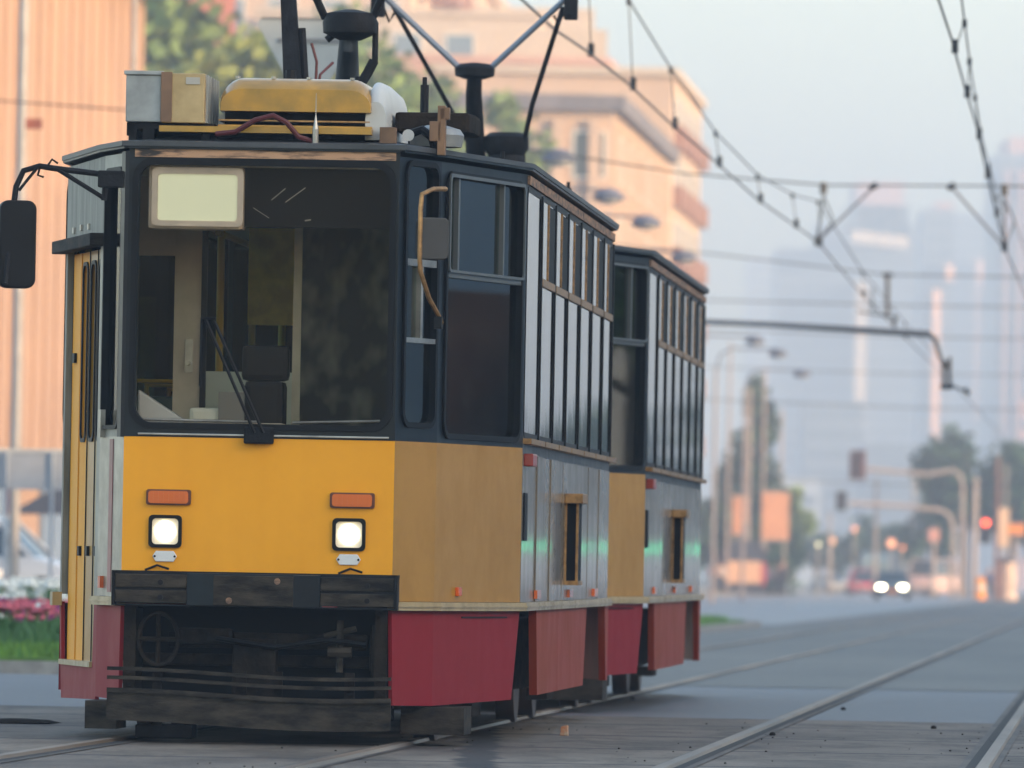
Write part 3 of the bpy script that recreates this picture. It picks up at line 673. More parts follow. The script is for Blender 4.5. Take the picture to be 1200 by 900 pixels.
    MB().box(-.42, .42, py - .55, py - .48, 3.18, 3.23).box(-.42, .42, py + .85, py + .95, 3.18, 3.23).box(-.42, -.36, py - .5, py + .9, 3.18, 3.23).box(.36, .42, py - .5, py + .9, 3.18, 3.23).build('base_frame', blk, pan)
    if first:
        MB().tube([(-.02, py + .7, 3.2), (-.04, py + .5, 3.55), (.0, py + .02, kz - .12), (.01, py, kz)], [.075, .072, .055, .04], 12).build('lower_arm', mat('dark_blue_grey_iron', (.05, .06, .07), .5, var=.3), pan, smooth=True)
        MB().lathe([(.06, kz - .10), (.15, kz - .06), (.155, kz + .0), (.13, kz + .05), (.04, kz + .07)], (0.01, py, 0), 20).build('knee', blk, pan, smooth=True)
        MB().tube([(-.205, py - .9, 3.15), (-.31, py - .7, 4.4)], [.075, .05], 4).build('spring_arm', blk, pan)
        MB().tube([(-.15, py - .85, 3.2), (-.20, py - .8, 3.8)], .028, 6).build('spring_rod', blk, pan)
        zt = 5.42
        for s in (-1, 1):
            MB().tube([(s * .13, py, kz + .02), (s * .28, py - .1, kz + .35), (s * .62, py - .25, zt)], .022, 8).build('upper_arm', blk, pan, smooth=True)
        MB().tube([(.15, py, kz), (.15, py, kz - .22)], .017).tube([(.145, py, kz - .21), (.11, py, kz - .28), (.08, py, kz - .33)], .028).tube([(.06, py, kz - .30), (.055, py, kz - .55)], .022).build('damper', blk, pan, smooth=True)
        MB().tube([(-.12, py - .8, 3.25), (-.11, py - .8, 3.62), (-.14, py - .8, 3.72)], .008).tube([(-.13, py - .8, 3.25), (-.09, py - .8, 3.55), (-.03, py - .7, 3.62)], .008).build('cable', mat('red_cable', (.14, .03, .025), .5), pan)
        MB().tube([(-.0, py, kz), (-.12, py, kz - .1)], .02).build('spring_hook', blk, pan)
    else:
        MB().tube([(-.0, py + .6, 3.2), (-.01, py + .1, kz - .15), (0, py, kz)], [.085, .055, .05], 12).build('lower_arm', blk, pan, smooth=True)
        MB().lathe([(.07, kz - .05), (.13, kz - .03), (.135, kz + .02), (.10, kz + .05), (.02, kz + .06)], (0, py, 0), 20).build('knee', blk, pan, smooth=True)
        zt = 4.76
        bl = mat('blue_grey_tube', (.20, .24, .30), .4, .3)
        for s in (-1, 1):
            MB().tube([(s * .10, py, kz + .02), (s * .62, py - .15, 4.66), (s * .64, py - .15, zt)], .02, 8).build('upper_arm', bl, pan, smooth=True)
            MB().box(s * .64 - .04, s * .64 + .05, py - .3, py - .2, 4.50, 4.66).build('spring_box', blk, pan, bevel=.01)
            MB().tube([(s * .6, py - .2, 4.56), (s * .56, py - .2, 4.47), (s * .53, py - .2, 4.53)], .01).build('shunt_cable', blk, pan)
        MB().tube([(-.05, py + .3, 3.70), (-.30, py + .1, 4.15), (-.56, py, 4.60)], .016).build('stay_rod', blk, pan, smooth=True)
        MB().tube([(.30, py + .3, 3.62), (.38, py + .1, 3.95), (.58, py, 4.60)], .017).build('stay_rod', blk, pan, smooth=True)
        MB().lathe([(.13, 3.2), (.14, 3.5), (.12, 3.62), (.15, 3.66), (.15, 3.74), (.11, 3.77)], (.20, py + .3, 0), 18).build('drive_box', blk, pan, smooth=True)
        MB().tube([(.20 + .11, py + .3, 3.3), (.31, py + .3, 3.74)], .02).build('drive_rod', blk, pan)
    for q in (-.12, .12):
        N = 12; pts = [(-.95 + 1.9 * k / N, py - .25 + q, zt + (.06 if 0 < k < N else -.08)) for k in range(N + 1)]
        MB().tube(pts, .02, 6).build('contact_strip', blk, pan)
    # misc on the roof
    MB().tube([(.66, 2.0, 3.0), (.66, 2.0, 3.38)], .022, 8).lathe([(.012, 3.38), (.012, 3.42)], (.66, 2.0, 0), 8).build('post_insulator', blk, root)
    if first:
        rk = MB().box(-.72, -.28, .25, 1.5, 3.055, 3.085).box(-.71, -.67, .25, .30, 2.99, 3.055).box(-.64, -.58, .25, .30, 2.99, 3.06).box(-.72, -.68, .25, 1.5, 3.02, 3.08).box(-.34, -.30, .25, .3, 2.99, 3.06).build('roof_rack', blk, root)
        g = MB().box(-.725, -.545, .22, 1.45, 3.088, 3.325).build('resistor_box', zinc, root, bevel=.006)
        MB().box(-.735, -.535, .205, 1.46, 3.325, 3.345).build('lid', zinc, g, bevel=.003)
        g = MB().box(-.54, -.325, .20, 1.0, 3.085, 3.335).build('resistor_box', goldb, root, bevel=.006)
        MB().box(-.545, -.49, .19, .21, 3.09, 3.34).build('cover_strip', mat('brown_strip', (.20, .11, .06), .5, var=.3), g)
        MB().box(-.42, -.35, .193, .2, 3.28, 3.315).build('label_plate', mat('pale_plate', (.45, .42, .36), .5), g)
        for k in range(5): MB().box(-.325, -.313, .27 + k * .15, .29 + k * .15, 3.09, 3.33).build('cooling_rib', zinc, g)
        MB().box(-.55, .52, .18, .30, 3.04, 3.07).build('mounting_rail', yfib, root)
        # fibreglass housing
        def hull(xs0, xs1, y0, y1, z0, z1, rr, m, name, par):
            mb = MB(); prof = []
            N = 8
            pr = [(-1, 0)] + [(-1 + rr[0] * (1 - math.cos(R(90) * k / N)), 1 - rr[1] * (1 - math.sin(R(90) * k / N))) for k in range(N + 1)]
            pr = pr + [(-x, z) for x, z in reversed(pr)]
            cx, hw = (xs0 + xs1) / 2, (xs1 - xs0) / 2
            rows = []
            for t, sc_, sz in ((0, .97, .62), (.04, .99, .86), (.12, 1, .97), (.5, 1, 1), (1, 1, .96)):
                rows.append([(cx + x * hw * sc_, y0 + (y1 - y0) * t, z0 + (z1 - z0) * (z * sz)) for x, z in pr])
            n_ = len(pr); vs = [p for r_ in rows for p in r_]
            fs = [(a * n_ + i, a * n_ + i + 1, (a + 1) * n_ + i + 1, (a + 1) * n_ + i) for a in range(len(rows) - 1) for i in range(n_ - 1)]
            fs += [tuple(range(n_)), tuple(range((len(rows) - 1) * n_, len(rows) * n_))] + [(a * n_, (a + 1) * n_, (a + 1) * n_ + n_ - 1, a * n_ + n_ - 1) for a in range(len(rows) - 1)]
            mb.add(vs, fs); return mb.build(name, m, par, smooth=True)
        hs = hull(-.265, .515, .30, 1.9, 3.155, 3.335, (.30, .75), yfib, 'blower_housing', root)
        hull(.475, .585, .33, 1.9, 3.02, 3.328, (.9, .5), whfib, 'end_cap', hs)
        MB().box(-.24, .49, .42, 1.7, 3.08, 3.16).build('intake', darkcab, hs)
        MB().box(-.265, .50, .33, 1.7, 3.105, 3.113).build('intake_trim', brass_glint, hs)
        MB().box(-.265, .515, .29, 1.75, 3.052, 3.085).build('housing_base', yfib, hs, bevel=.006)
        for x in (-.18, .0, .18, .40): MB().cyl((x, .45, 3.325), .012, (0, 0, .012), 8).build('bolt', silver, hs)
        MB().box(-.28, .55, .45, 1.7, 2.99, 3.052).build('housing_plinth', dirty, root)
        MB().tube([(-.26, .15, 3.03), (-.16, .12, 3.04), (-.06, .10, 3.10), (.03, .10, 3.125), (.10, .10, 3.09), (.16, .1, 3.02), (.24, .12, 2.995)], .014, 8).build('cable', mat('maroon_hose', (.10, .015, .015), .4), root, smooth=True)
        MB().lathe([(.016, 2.99), (.016, 3.06), (.008, 3.10), (.003, 3.13), (.0015, 3.24)], (.245, .10, 0), 8).build('antenna', silver, root)
        MB().box(.56, .64, .2, .3, 3.0, 3.08).build('junction_box', mat('rusty_box', (.22, .12, .06), .6, var=.4), root)
        MB().prism([(.60, .7, 3.08), (.98, .7, 3.08), (1.0, .9, 3.08), (1.0, 1.3, 3.08), (.6, 1.3, 3.08)], (0, 0, .10)).build('switch_box', dirty, root, bevel=.02)
        MB().lathe([(.13, 3.0), (.14, 3.06), (.12, 3.09), (.05, 3.11)], (.82, .6, 0), 20).build('fan_cowl', zinc, root, smooth=True)
        MB().tube([(.70, .45, 3.06), (.76, .42, 3.08), (.81, .42, 3.04), (.83, .42, 2.97)], .022, 8).build('cable', rubber, root, smooth=True)
        MB().cyl((.69, .42, 3.05), .03, (0, -.02, 0), 12).build('lamp', whfib, root)
        MB().box(.84, .88, .35, .45, 2.95, 3.20).box(.80, .86, .35, .45, 3.02, 3.12).box(.85, .90, .35, .42, 3.13, 3.19).build('clamp_bracket', mat('rusty_box', (.22, .12, .06), .6, var=.4), root, bevel=.004)
        MB().lathe([(.03, 2.98), (.03, 3.02), (.012, 3.05), (.012, 3.09)], (1.0, 3.2, 0), 10).build('roof_bolt', blk, root)
        MB().tube([(.12 + k * 0 - .15, 1.9, 3.0) if k == 0 else (-.03, 1.9, 3.44) for k in range(2)], .03, 8).build('post_insulator', blk, root)
        # wiper
        wp = MB().box(-.075, .075, -.05, -.015, 1.475, 1.56).build('wiper', blk, root, bevel=.01)
        MB().tube([(-.02, -.06, 1.53), (-.275, -.05, 2.09)], .009, 6).tube([(.025, -.06, 1.53), (-.235, -.05, 2.09)], .009, 6).tube([(-.30, -.05, 2.10), (-.225, -.05, 2.10)], .008, 6).build('wiper_arm', rubber, wp)
        MB().tube([(-.295, -.035, 2.10), (-.298, -.03, 1.76)], .009, 6).build('wiper_blade', rubber, wp)
        # left mirror
        mr = MB(); rslab(mr, F((-1.315, -.14), (-1.13, -.10)), (0, .185, 2.23, 2.67), -.04, .05, .045); mrr = mr.build('mirror', rubber, root, bevel=.01)
        MB().tube([(-.70, -.02, 2.80), (-1.05, -.08, 2.835), (-1.12, -.09, 2.845), (-1.20, -.10, 2.82), (-1.235, -.11, 2.74), (-1.25, -.12, 2.60), (-1.265, -.18, 2.35), (-1.27, -.19, 2.25)], .015, 8).build('mirror_arm', blk, mrr, smooth=True)
        MB().tube([(-1.03, -.08, 2.83), (-.83, -.05, 2.71), (-.80, -.04, 2.69)], .012, 6).tube([(-.80, -.04, 2.68), (-.79, -.04, 2.80)], .016, 6).tube([(-1.12, -.1, 2.85), (-1.19, -.11, 2.76), (-1.22, -.11, 2.72)], .008).build('mirror_stay', blk, mrr)
        MB().box(-.83, -.70, -.07, .0, 2.745, 2.83).build('mirror_bracket', blk, mrr, bevel=.008)
        MB().tube([(-1.08, -.08, 2.85), (-1.06, -.08, 2.88), (-1.03, -.08, 2.86)], .006).tube([(-1.12, -.08, 2.84), (-1.13, -.08, 2.80), (-1.10, -.08, 2.79)], .006).build('loose_wire', rubber, mrr)
        # right mirror: brass tube and small black head
        mr = MB(); rslab(mr, F((.775, -.10), (.93, -.04)), (0, .165, 2.41, 2.62), -.02, .02, .03); mrr = mr.build('mirror', mat('mirror_back', (.035, .035, .035), .5, var=.3), root, bevel=.006)
        MB().tube([(.905, .1, 2.77), (.85, -.02, 2.765), (.80, -.11, 2.735), (.795, -.12, 2.66), (.795, -.12, 2.42), (.80, -.12, 2.35), (.84, -.05, 2.22), (.88, .06, 2.14), (.895, .12, 2.10)], .0125, 8).build('mirror_arm', brass_glint, mrr, smooth=True)
        MB().box(.86, .90, .05, .15, 2.07, 2.13).build('mirror_bracket', rubber, mrr)
    return root

def place_car(o, yl):
    th = math.atan(HEAD)
    o.location = (AX(YF + yl), YF + yl, -.00115 * yl); o.rotation_euler = (-.0011, 0, -th)
car = tram(True); place_car(car, 0)
tag(car, 'leading yellow and red tram car with lit headlights and a blank backlit destination box', 'tram', 'two coupled tram cars')
car2 = tram(False); place_car(car2, 14.1)
tag(car2, 'trailing tram car coupled behind the leading one, mostly hidden, its front window dark', 'tram', 'two coupled tram cars')
# ================================================================== SURROUNDINGS
def sx(X0, y): return X0 + HEAD * y                 # a line parallel to the street
def solveY(px, py, h, y0=200):
    Y = y0
    for _ in range(60):
        z = P(px, py, 1000).z - CAM_H
        Y = (G(Y) + h - CAM_H) / (z / 1000.0)
    return Y

peach = mat('peach_render', (0.39, 0.245, 0.165), 0.85, var=0.10, vscale=.25, detail=8)
peach2 = mat('pale_peach_render', (0.50, 0.36, 0.27), 0.85, var=0.10, vscale=.2, detail=8)
pinkw = mat('pink_render', (0.50, 0.30, 0.24), 0.85, var=0.12, vscale=.2)
ivory = mat('ivory_render', (0.50, 0.41, 0.33), 0.85, var=0.08, vscale=.3)
slate = mat('slate_roof', (0.15, 0.135, 0.15), 0.7, var=0.3, vscale=1)
winm = mat('dark_window_glass', (0.05, 0.065, 0.085), 0.12, spec=0.8)
winb = mat('bluish_window_glass', (0.14, 0.19, 0.25), 0.12, spec=0.8)
whitef = mat('white_window_frame', (0.6, 0.58, 0.54), 0.5)
balm = mat('balcony_panel', (0.30, 0.16, 0.12), 0.6, var=.2)
brickm = mat('red_brown_brick', (0.30, 0.09, 0.06), 0.85, var=.3, vscale=2)

def block(name, X0, y0, y1, dep, ztop, m, label, ribs=0, ribm=None, wins=None, bal=None, front=None, roofm=None, eave=0.5, cat='building', parapet=0.6, group=None):
    """building whose long wall follows the street; wins = (first z, floor height, floors, window width, window height, spacing)"""
    b = thing(name, (sx(X0, y0), y0, G(y0)), 0, label, cat, group)
    inv = Matrix.Translation((-sx(X0, y0), -y0, -G(y0)))
    H = ztop - G(y0)
    a, c = (0.0, 0.0), (HEAD * (y1 - y0), y1 - y0)
    fs = F(a, c); ff = F((-dep, 0), (0, 0))
    mb = MB(); base = [(0, 0, -1.5), (c[0], c[1], -1.5), (c[0] - dep, c[1], -1.5), (-dep, 0, -1.5)]
    mb.prism(base, (0, 0, H + 1.5))
    if ribs:
        u = ribs / 2
        while u < fs.L: slab(mb, fs, u - ribs * .16, u + ribs * .16, 3.5, H - .4, 0, .08); u += ribs
        u = ribs / 2
        while u < ff.L and u < 16: slab(mb, ff, ff.L - u - ribs * .16, ff.L - u + ribs * .16, 3.5, H - .4, 0, .35); u += ribs
    mb.build('wall', m, b)
    mb = MB(); e = eave
    mb.prism([(e, -e, H), (c[0] + e, c[1] + e, H), (c[0] - dep - e, c[1] + e, H), (-dep - e, -e, H)], (0, 0, parapet)); r = mb.build('roof', roofm or slate, b)
    def grid(f, spec, maxu):
        z0, fh, nf, ww, wh, sp = spec
        proto = None
        for i in range(nf):
            u = sp * .6
            while u + ww < maxu:
                zz = z0 + i * fh
                if zz + wh < H - .3:
                    if proto is None:
                        mb = MB(); ring(mb, f, (u - .12, u + ww + .12, zz - .12, zz + wh + .12, .01), (u, u + ww, zz, zz + wh, .01), -.05, .08)
                        proto = mb.build('window', whitef, b); pu, pz = u, zz
                        mb = MB(); slab(mb, f, u, u + ww, zz, zz + wh, -.02, .03); mb.build('pane', winm if random.random() < .6 else winb, proto)
                    else:
                        c_ = copy_tree(proto, b); c_.location = f.d * (u - pu) + Vector((0, 0, zz - pz))
                u += sp
    if wins: grid(fs, wins, fs.L)
    if front: grid(ff, front, ff.L)
    if bal:
        z0, fh, nf, bw, sp, bd = bal
        for i in range(nf):
            u = sp * .5
            while u + bw < fs.L:
                mb = MB(); slab(mb, fs, u, u + bw, z0 + i * fh, z0 + i * fh + .15, 0, bd); slab(mb, fs, u, u + bw, z0 + i * fh + .15, z0 + i * fh + 1.1, bd - .1, bd)
                slab(mb, fs, u, u + .08, z0 + i * fh + .15, z0 + i * fh + 1.1, 0, bd - .1)
                mb.build('balcony', balm, b); u += sp
    return b, fs, ff, H

# --- left side of the street
b, fs, ff, H = block('ribbed_building', -28.7, 205, 300, 22, 17.2, peach, 'long orange ribbed building at the left edge with a dark overhanging eave', ribs=2.8, eave=1.4, parapet=.35)
for k in range(6):
    mb = MB(); slab(mb, fs, 8 + k * 15, 14 + k * 15, .6, 3.0, 0, .1); mb.build('shop_window', winb, b)
mb = MB(); slab(mb, fs, 0, fs.L, 3.1, 3.5, 0, .5); mb.build('string_course', ivory, b)
b, fs, ff, H = block('corner_building', -21.9, 444, 502, 26, 20.3, peach2, 'peach building with a dark cornice whose corner faces the street', ribs=1.6, eave=.45, parapet=.7, wins=(7.6, 3.6, 4, 3.0, 1.9, 9.0), front=(7.6, 3.6, 4, 1.3, 1.9, 3.2))
b, fs, ff, H = block('narrow_block', -22.4, 514, 551, 12, 25.2, peach2, 'tall narrow peach block with stacked balconies at the far end of the row', roofm=ivory, wins=(8.1, 3.1, 6, 3.4, 1.8, 6.2), bal=(7.4, 3.1, 6, 2.6, 6.2, .5), front=(8.1, 3.1, 6, 1.4, 1.6, 3), parapet=.4, eave=.3)
b, fs, ff, H = block('stepped_block', -26.4, 528, 607, 14, 26.4, pinkw, 'pink block rising just behind the dark cornice', wins=(9.5, 3.1, 6, 3.2, 1.7, 7), parapet=.35, eave=.15, roofm=pinkw, front=(9.5, 3.1, 6, 1.5, 1.6, 3))
mb = MB().box(-6, 0, 4, 12, H, H + 2.0); mb.build('lift_house', ivory, b)
b, fs, ff, H = block('flat_roofed_block', -33, 580, 700, 16, 31.5, ivory, 'ivory flat roofed block, highest behind the dark cornice, with a small roof hut', wins=(10.7, 3.2, 7, 4, 1.9, 9), front=(10.7, 3.2, 7, 1.5, 1.8, 3), roofm=ivory, parapet=.35, eave=.2)
mb = MB().box(-4, 3.5, 38, 58, H, H + 2.6); mb.build('roof_hut', ivory, b)
b, fs, ff, H = block('balcony_block', -41, 590, 735, 16, 37, peach2, 'big peach apartment block with rows of balconies behind the pantographs', roofm=peach2, wins=(7.6, 3.1, 10, 4, 1.8, 11.0), bal=(7.0, 3.1, 10, 5, 11, 1.7), parapet=.5, eave=.4, front=(7.6, 3.1, 10, 1.5, 1.7, 3))
b, fs, ff, H = block('peach_house', -42, 450, 560, 14, 19.5, peach2, 'lower peach building seen between the trees and the pantographs', wins=(5, 3.4, 4, 1.5, 1.8, 4.2), parapet=.6, eave=.6, front=(5, 3.4, 4, 1.4, 1.8, 4))
b, fs, ff, H = block('brick_house', -34, 360, 392, 12, 22.8, brickm, 'red brown brick building glimpsed through the green trees', parapet=1.0, eave=.6, wins=(5, 3.4, 5, 1.2, 1.7, 4), front=(5, 3.4, 5, 1.2, 1.7, 3.2))

# --- right side of the street, out of the photograph: it keeps the road in shade
for k, (ya, yb, h) in enumerate(((-30, 120, 14), (128, 235, 12), (245, 330, 12), (340, 430, 11))):
    b = thing('street_block', (sx(30, ya), ya, G(ya)), 0, ('nearest', 'second', 'third', 'farthest')[k] + ' of the pale blocks along the right side of the street', 'building')
    mb = MB(); L_ = yb - ya; mb.prism([(0, 0, -2), (14, 0, -2), (14 + HEAD * L_, L_, -2), (HEAD * L_, L_, -2)], (0, 0, h + 2)); mb.build('wall', mat('pale_blue_render', (.50, .60, .70), .85), b)
    fL = F((HEAD * L_, L_), (0, 0)); 
    for z in range(2, int(h) - 2, 4):
        mb = MB()
        for u in range(3, int(L_) - 4, 6): slab(mb, fL, u, u + 2.2, z, z + 1.9, -.02, .05)
        mb.build('window_row', winm, b)
    mb = MB(); mb.prism([(-.4, -.4, h), (14.4, -.4, h), (14.4 + HEAD * L_, L_ + .4, h), (-.4 + HEAD * L_, L_ + .4, h)], (0, 0, .5)); mb.build('roof', slate, b)

# --- towers in the haze
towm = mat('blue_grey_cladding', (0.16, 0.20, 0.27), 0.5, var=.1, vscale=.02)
towg = mat('tower_glass', (0.10, 0.14, 0.20), 0.15, spec=.8)
pinkc = mat('pink_stone_and_sunlit', (0.55, 0.33, 0.30), 0.7)  # pink stone, and the pink of sunlit tower strips put into the colour
palec = mat('pale_sun_glint', (0.50, 0.42, 0.36), 0.6)  # warm glint on the tower ledge put into the colour
def tower(px0, px1, py, Y, dep, m, label, rot=0.0, steps=(), sun_fin=None, finm=None, name='tower_block', floors=True):
    Y *= 1.85; dep *= 1.6
    x0 = P(px0, 640, Y).x; x1 = P(px1, 640, Y).x; w_ = x1 - x0; z = P((px0 + px1) / 2, py, Y).z
    g = G(Y); t = thing(name, ((x0 + x1) / 2, Y, g), rot, label, 'tower'); H = z - g; hw = w_ / 2
    MB().box(-hw, hw, 0, dep, -3, H).build('wall', m, t)
    if floors:
        f = F((-hw, 0), (hw, 0)); mb = MB(); zz = 6
        while zz < H - 2.5:
            slab(mb, f, .8, w_ - .8, zz, zz + 1.9, -.05, .25); zz += 3.9
        mb.build('window_bands', towg, t)
        f = F((hw, 0), (hw, dep)); mb = MB(); zz = 6
        while zz < H - 2.5:
            slab(mb, f, .8, dep - .8, zz, zz + 1.9, -.05, .25); zz += 3.9
        mb.build('window_bands', towg, t)
    for (a, b_, top, mm) in steps:
        xa, xb = P(a, 640, Y).x - (x0 + x1) / 2, P(b_, 640, Y).x - (x0 + x1) / 2; zt = P((a + b_) / 2, top, Y).z - g
        MB().box(xa, xb, 2, dep - 2, H, zt).build('upper_storeys', mm, t)
    if sun_fin:
        for (a, b_, ya, yb) in sun_fin:
            xa, xb = P(a, 640, Y).x - (x0 + x1) / 2, P(b_, 640, Y).x - (x0 + x1) / 2
            za, zb = P(a, yb, Y).z - g, P(a, ya, Y).z - g
            MB().prism([(xa, 0.1, za), (xb, 0.1, za), (xa, -(xb - xa) * 3.0, za)], (0, 0, zb - za)).build('sun_fin', finm or pinkc, t)  # added wedge: a sunlit strip put into its shape and warm colour
    return t
tower(905, 1082, 292, 1500, 40, towm, 'wide stepped blue tower in the haze with a pale top storey', steps=((952, 1068, 262, towm), (985, 1060, 240, towg), (997, 1052, 212, pinkc)), sun_fin=[(985, 1058, 276, 290), (996, 1012, 330, 560)], finm=palec)
tower(1075, 1112, 245, 1400, 30, towm, 'slim hazy tower with a bright orange lit strip down its edge', sun_fin=[(1087, 1098, 340, 530), (1102, 1112, 310, 330)], finm=mat('orange_sun_glint', (.85, .45, .25), .4), steps=((1090, 1110, 236, pinkc),))  # orange strips paint the sun's reflection in the tower glass
tower(1108, 1163, 250, 1700, 30, towm, 'hazy tower with one pink vertical rib, second from the right edge', sun_fin=[(1137, 1150, 305, 495), (1152, 1165, 330, 500)])
tower(1160, 1240, 180, 1300, 36, towm, 'tall pink striped tower at the right edge', sun_fin=[(1170, 1180, 200, 510), (1186, 1196, 200, 510), (1204, 1214, 200, 510)], steps=((1175, 1230, 160, pinkc),))
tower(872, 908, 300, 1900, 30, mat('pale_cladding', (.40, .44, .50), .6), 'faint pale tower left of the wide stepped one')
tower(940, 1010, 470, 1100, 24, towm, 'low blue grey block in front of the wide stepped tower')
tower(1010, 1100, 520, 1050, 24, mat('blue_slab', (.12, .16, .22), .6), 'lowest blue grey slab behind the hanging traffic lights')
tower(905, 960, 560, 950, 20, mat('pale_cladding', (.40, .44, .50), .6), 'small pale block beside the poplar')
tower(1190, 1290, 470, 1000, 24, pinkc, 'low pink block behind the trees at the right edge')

# --- trees
leafc = {}
def leafmat(name, c): return mat(name, c, 0.7, var=.45, vscale=.5, detail=3, spec=.2)
bark = mat('bark', (0.10, 0.075, 0.055), 0.9, var=.3)
def tree(x, y, h, rx, rz, lm, label, n=2600, leaf=.30, conic=False, name='broadleaf_tree', cat='tree', group=None, seed=0, ry=None):
    rnd = random.Random(seed + int(x * 10)); t = thing(name, (x, y, G(y) + .05), 0, label, cat, group)
    ry = ry or rx; cz = h - rz
    tr = MB(); tr.tube([(0, 0, -.3), (.05, 0, cz * .6), (.0, .05, cz), (.1, 0, h * .8)], [.03 * h * .7, .022 * h * .7, .015 * h, .004 * h], 8)
    cl = []
    for k in range(11 if not conic else 14):
        if conic:
            q = rnd.random(); zz = h * (.12 + .86 * q); rr = rx * (1 - q) ** .6 * .7; a = rnd.uniform(0, 6.28)
            c = Vector((rr * math.cos(a) * rnd.random(), rr * math.sin(a) * rnd.random(), zz)); s_ = rx * (.25 + .6 * (1 - q))
        else:
            a = rnd.uniform(0, 6.28); e = rnd.uniform(-.8, 1.3); q = rnd.uniform(.35, .8)
            c = Vector((rx * q * math.cos(a) * math.cos(e), ry * q * math.sin(a) * math.cos(e), cz + rz * q * math.sin(e))); s_ = rnd.uniform(.32, .5) * min(rx, rz)
        cl.append((c, s_)); tr.tube([(0, 0, min(c.z * .7, cz)), c * .6 + Vector((0, 0, c.z * .3)), c], [.012 * h * .6, .006 * h, .002 * h], 5)
    tr.build('trunk', bark, t)
    mb = MB()
    for _ in range(n):
        c, s_ = rnd.choice(cl); d = Vector((rnd.gauss(0, 1), rnd.gauss(0, 1), rnd.gauss(0, 1))).normalized() * s_ * (rnd.random() ** .4) * rnd.uniform(.8, 1.25)
        if conic: d.z *= 1.6
        p = c + d; a = Vector((rnd.gauss(0, 1), rnd.gauss(0, 1), rnd.gauss(0, 1))).normalized(); bb = a.orthogonal().normalized(); e = a.cross(bb); l_ = leaf * rnd.uniform(.6, 1.4)
        mb.add([p - bb * l_, p - e * l_ * .6, p + bb * l_, p + e * l_ * .6], [(0, 1, 2, 3)])
    mb.build('crown', lm, t); return t
lm1 = leafmat('light_foliage', (0.22, 0.25, 0.06)); lm2 = leafmat('mid_foliage', (0.13, 0.19, 0.06)); lm3 = leafmat('dark_foliage', (0.03, 0.07, 0.035))
def tpx(px, Y): return P(px, 640, Y).x
tree(tpx(205, 330), 330, 21, 5.0, 8, lm2, 'deep green tree rising next to the ribbed building', 5200, .34, seed=1)
tree(tpx(275, 318), 318, 19.6, 3.6, 6, lm1, 'light green tree behind the grey roof boxes', 5000, .30, seed=2)
tree(tpx(345, 340), 340, 19.2, 3.6, 6, lm1, 'yellow green tree behind the back of the road sign', 4200, .30, seed=3)
tree(tpx(420, 350), 350, 20.5, 3.6, 6, lm2, 'green tree behind the taller pantograph', 3600, .28, seed=4)
tree(tpx(490, 380), 380, 21.5, 2.8, 5, lm2, 'thin leafy tree left of the diamond pantograph', 1500, .26, seed=5)
tree(tpx(575, 400), 400, 20.5, 2.2, 4, lm2, 'small thin crown seen between the diamond pantograph arms', 800, .24, seed=6)
tree(tpx(884, 620), 620, 13.4, 2.4, 6.5, lm3, 'dark pointed poplar standing over the orange hoardings', 4500, .28, conic=True, name='poplar_tree', seed=7)
tree(tpx(858, 640), 640, 9.5, 2.3, 4, lm3, 'shorter dark conifer left of the pointed poplar', 3000, .28, conic=True, name='conifer_tree', seed=8)
tree(tpx(928, 660), 660, 7.2, 1.6, 3, lm2, 'small rounded green tree right of the poplar', 1200, .28, seed=9)
tree(tpx(1130, 680), 680, 12.2, 3.9, 4.8, lm3, 'large rounded dark tree behind the traffic lights', 4200, .32, seed=10)
tree(tpx(1185, 670), 670, 10.8, 3.4, 4.6, lm3, 'dark tree at the right edge beside the large rounded one', 3000, .32, seed=11)
tree(tpx(1095, 720), 720, 7.6, 2.3, 3.4, lm3, 'low dark tree just left of the large rounded one', 1600, .3, seed=12)
for k, (px, Y, h, r) in enumerate(((838, 600, 5.2, 2.0), (905, 640, 4.6, 2.0))):
    tree(tpx(px, Y), Y, h, r, h * .45, lm3, ('dark bush nearest the rear of the trailing tram', 'dark bush behind the orange hoardings')[k], 1500, .26, name='bush', cat='bush', seed=40 + k)
for k, (px, Y, h, r) in enumerate(((985, 800, 5.0, 2.6), (1020, 820, 6.0, 3), (1058, 790, 5.5, 2.8), (955, 830, 5.0, 2.4))):
    tree(tpx(px, Y), Y, h, r, h * .4, lm3, ('low bush between the two small far lights', 'hazy bush behind the distant car', 'hazy bush right of the distant car', 'leftmost low bush beyond the street')[k], 900, .3, name='bush', cat='bush', seed=20 + k)

for k, (x, y, h) in enumerate(((36, 505, 9.0), (43, 515, 10.5), (50, 522, 9.5), (57, 512, 10.0), (64, 530, 10.5), (71, 520, 9.5))):  # out of view, added to darken the reflections on the trams' sides
    tree(x, y, h, 4.4, h * .42, lm3, ('first', 'second', 'third', 'fourth', 'fifth', 'sixth')[k] + ' unseen tree from the left in the row added far along the right side of the street', 1500, .6, seed=60 + k, group='row of unseen trees on the right side')
for k, (x, y, h) in enumerate(((25.5, 104, 6.5), (29, 113, 7.5), (32.5, 123, 6.0), (35, 143, 7.0), (37, 153, 8.0))):  # out of view, added for foliage reflections in the tram's corner window
    tree(x, y, h, 2.6, h * .4, lm2, ('nearest', 'second nearest', 'third nearest', 'fourth nearest', 'farthest')[k] + ' of the unseen small trees added along the right pavement', 1600, .2, seed=80 + k, group='unseen small trees on the right pavement')
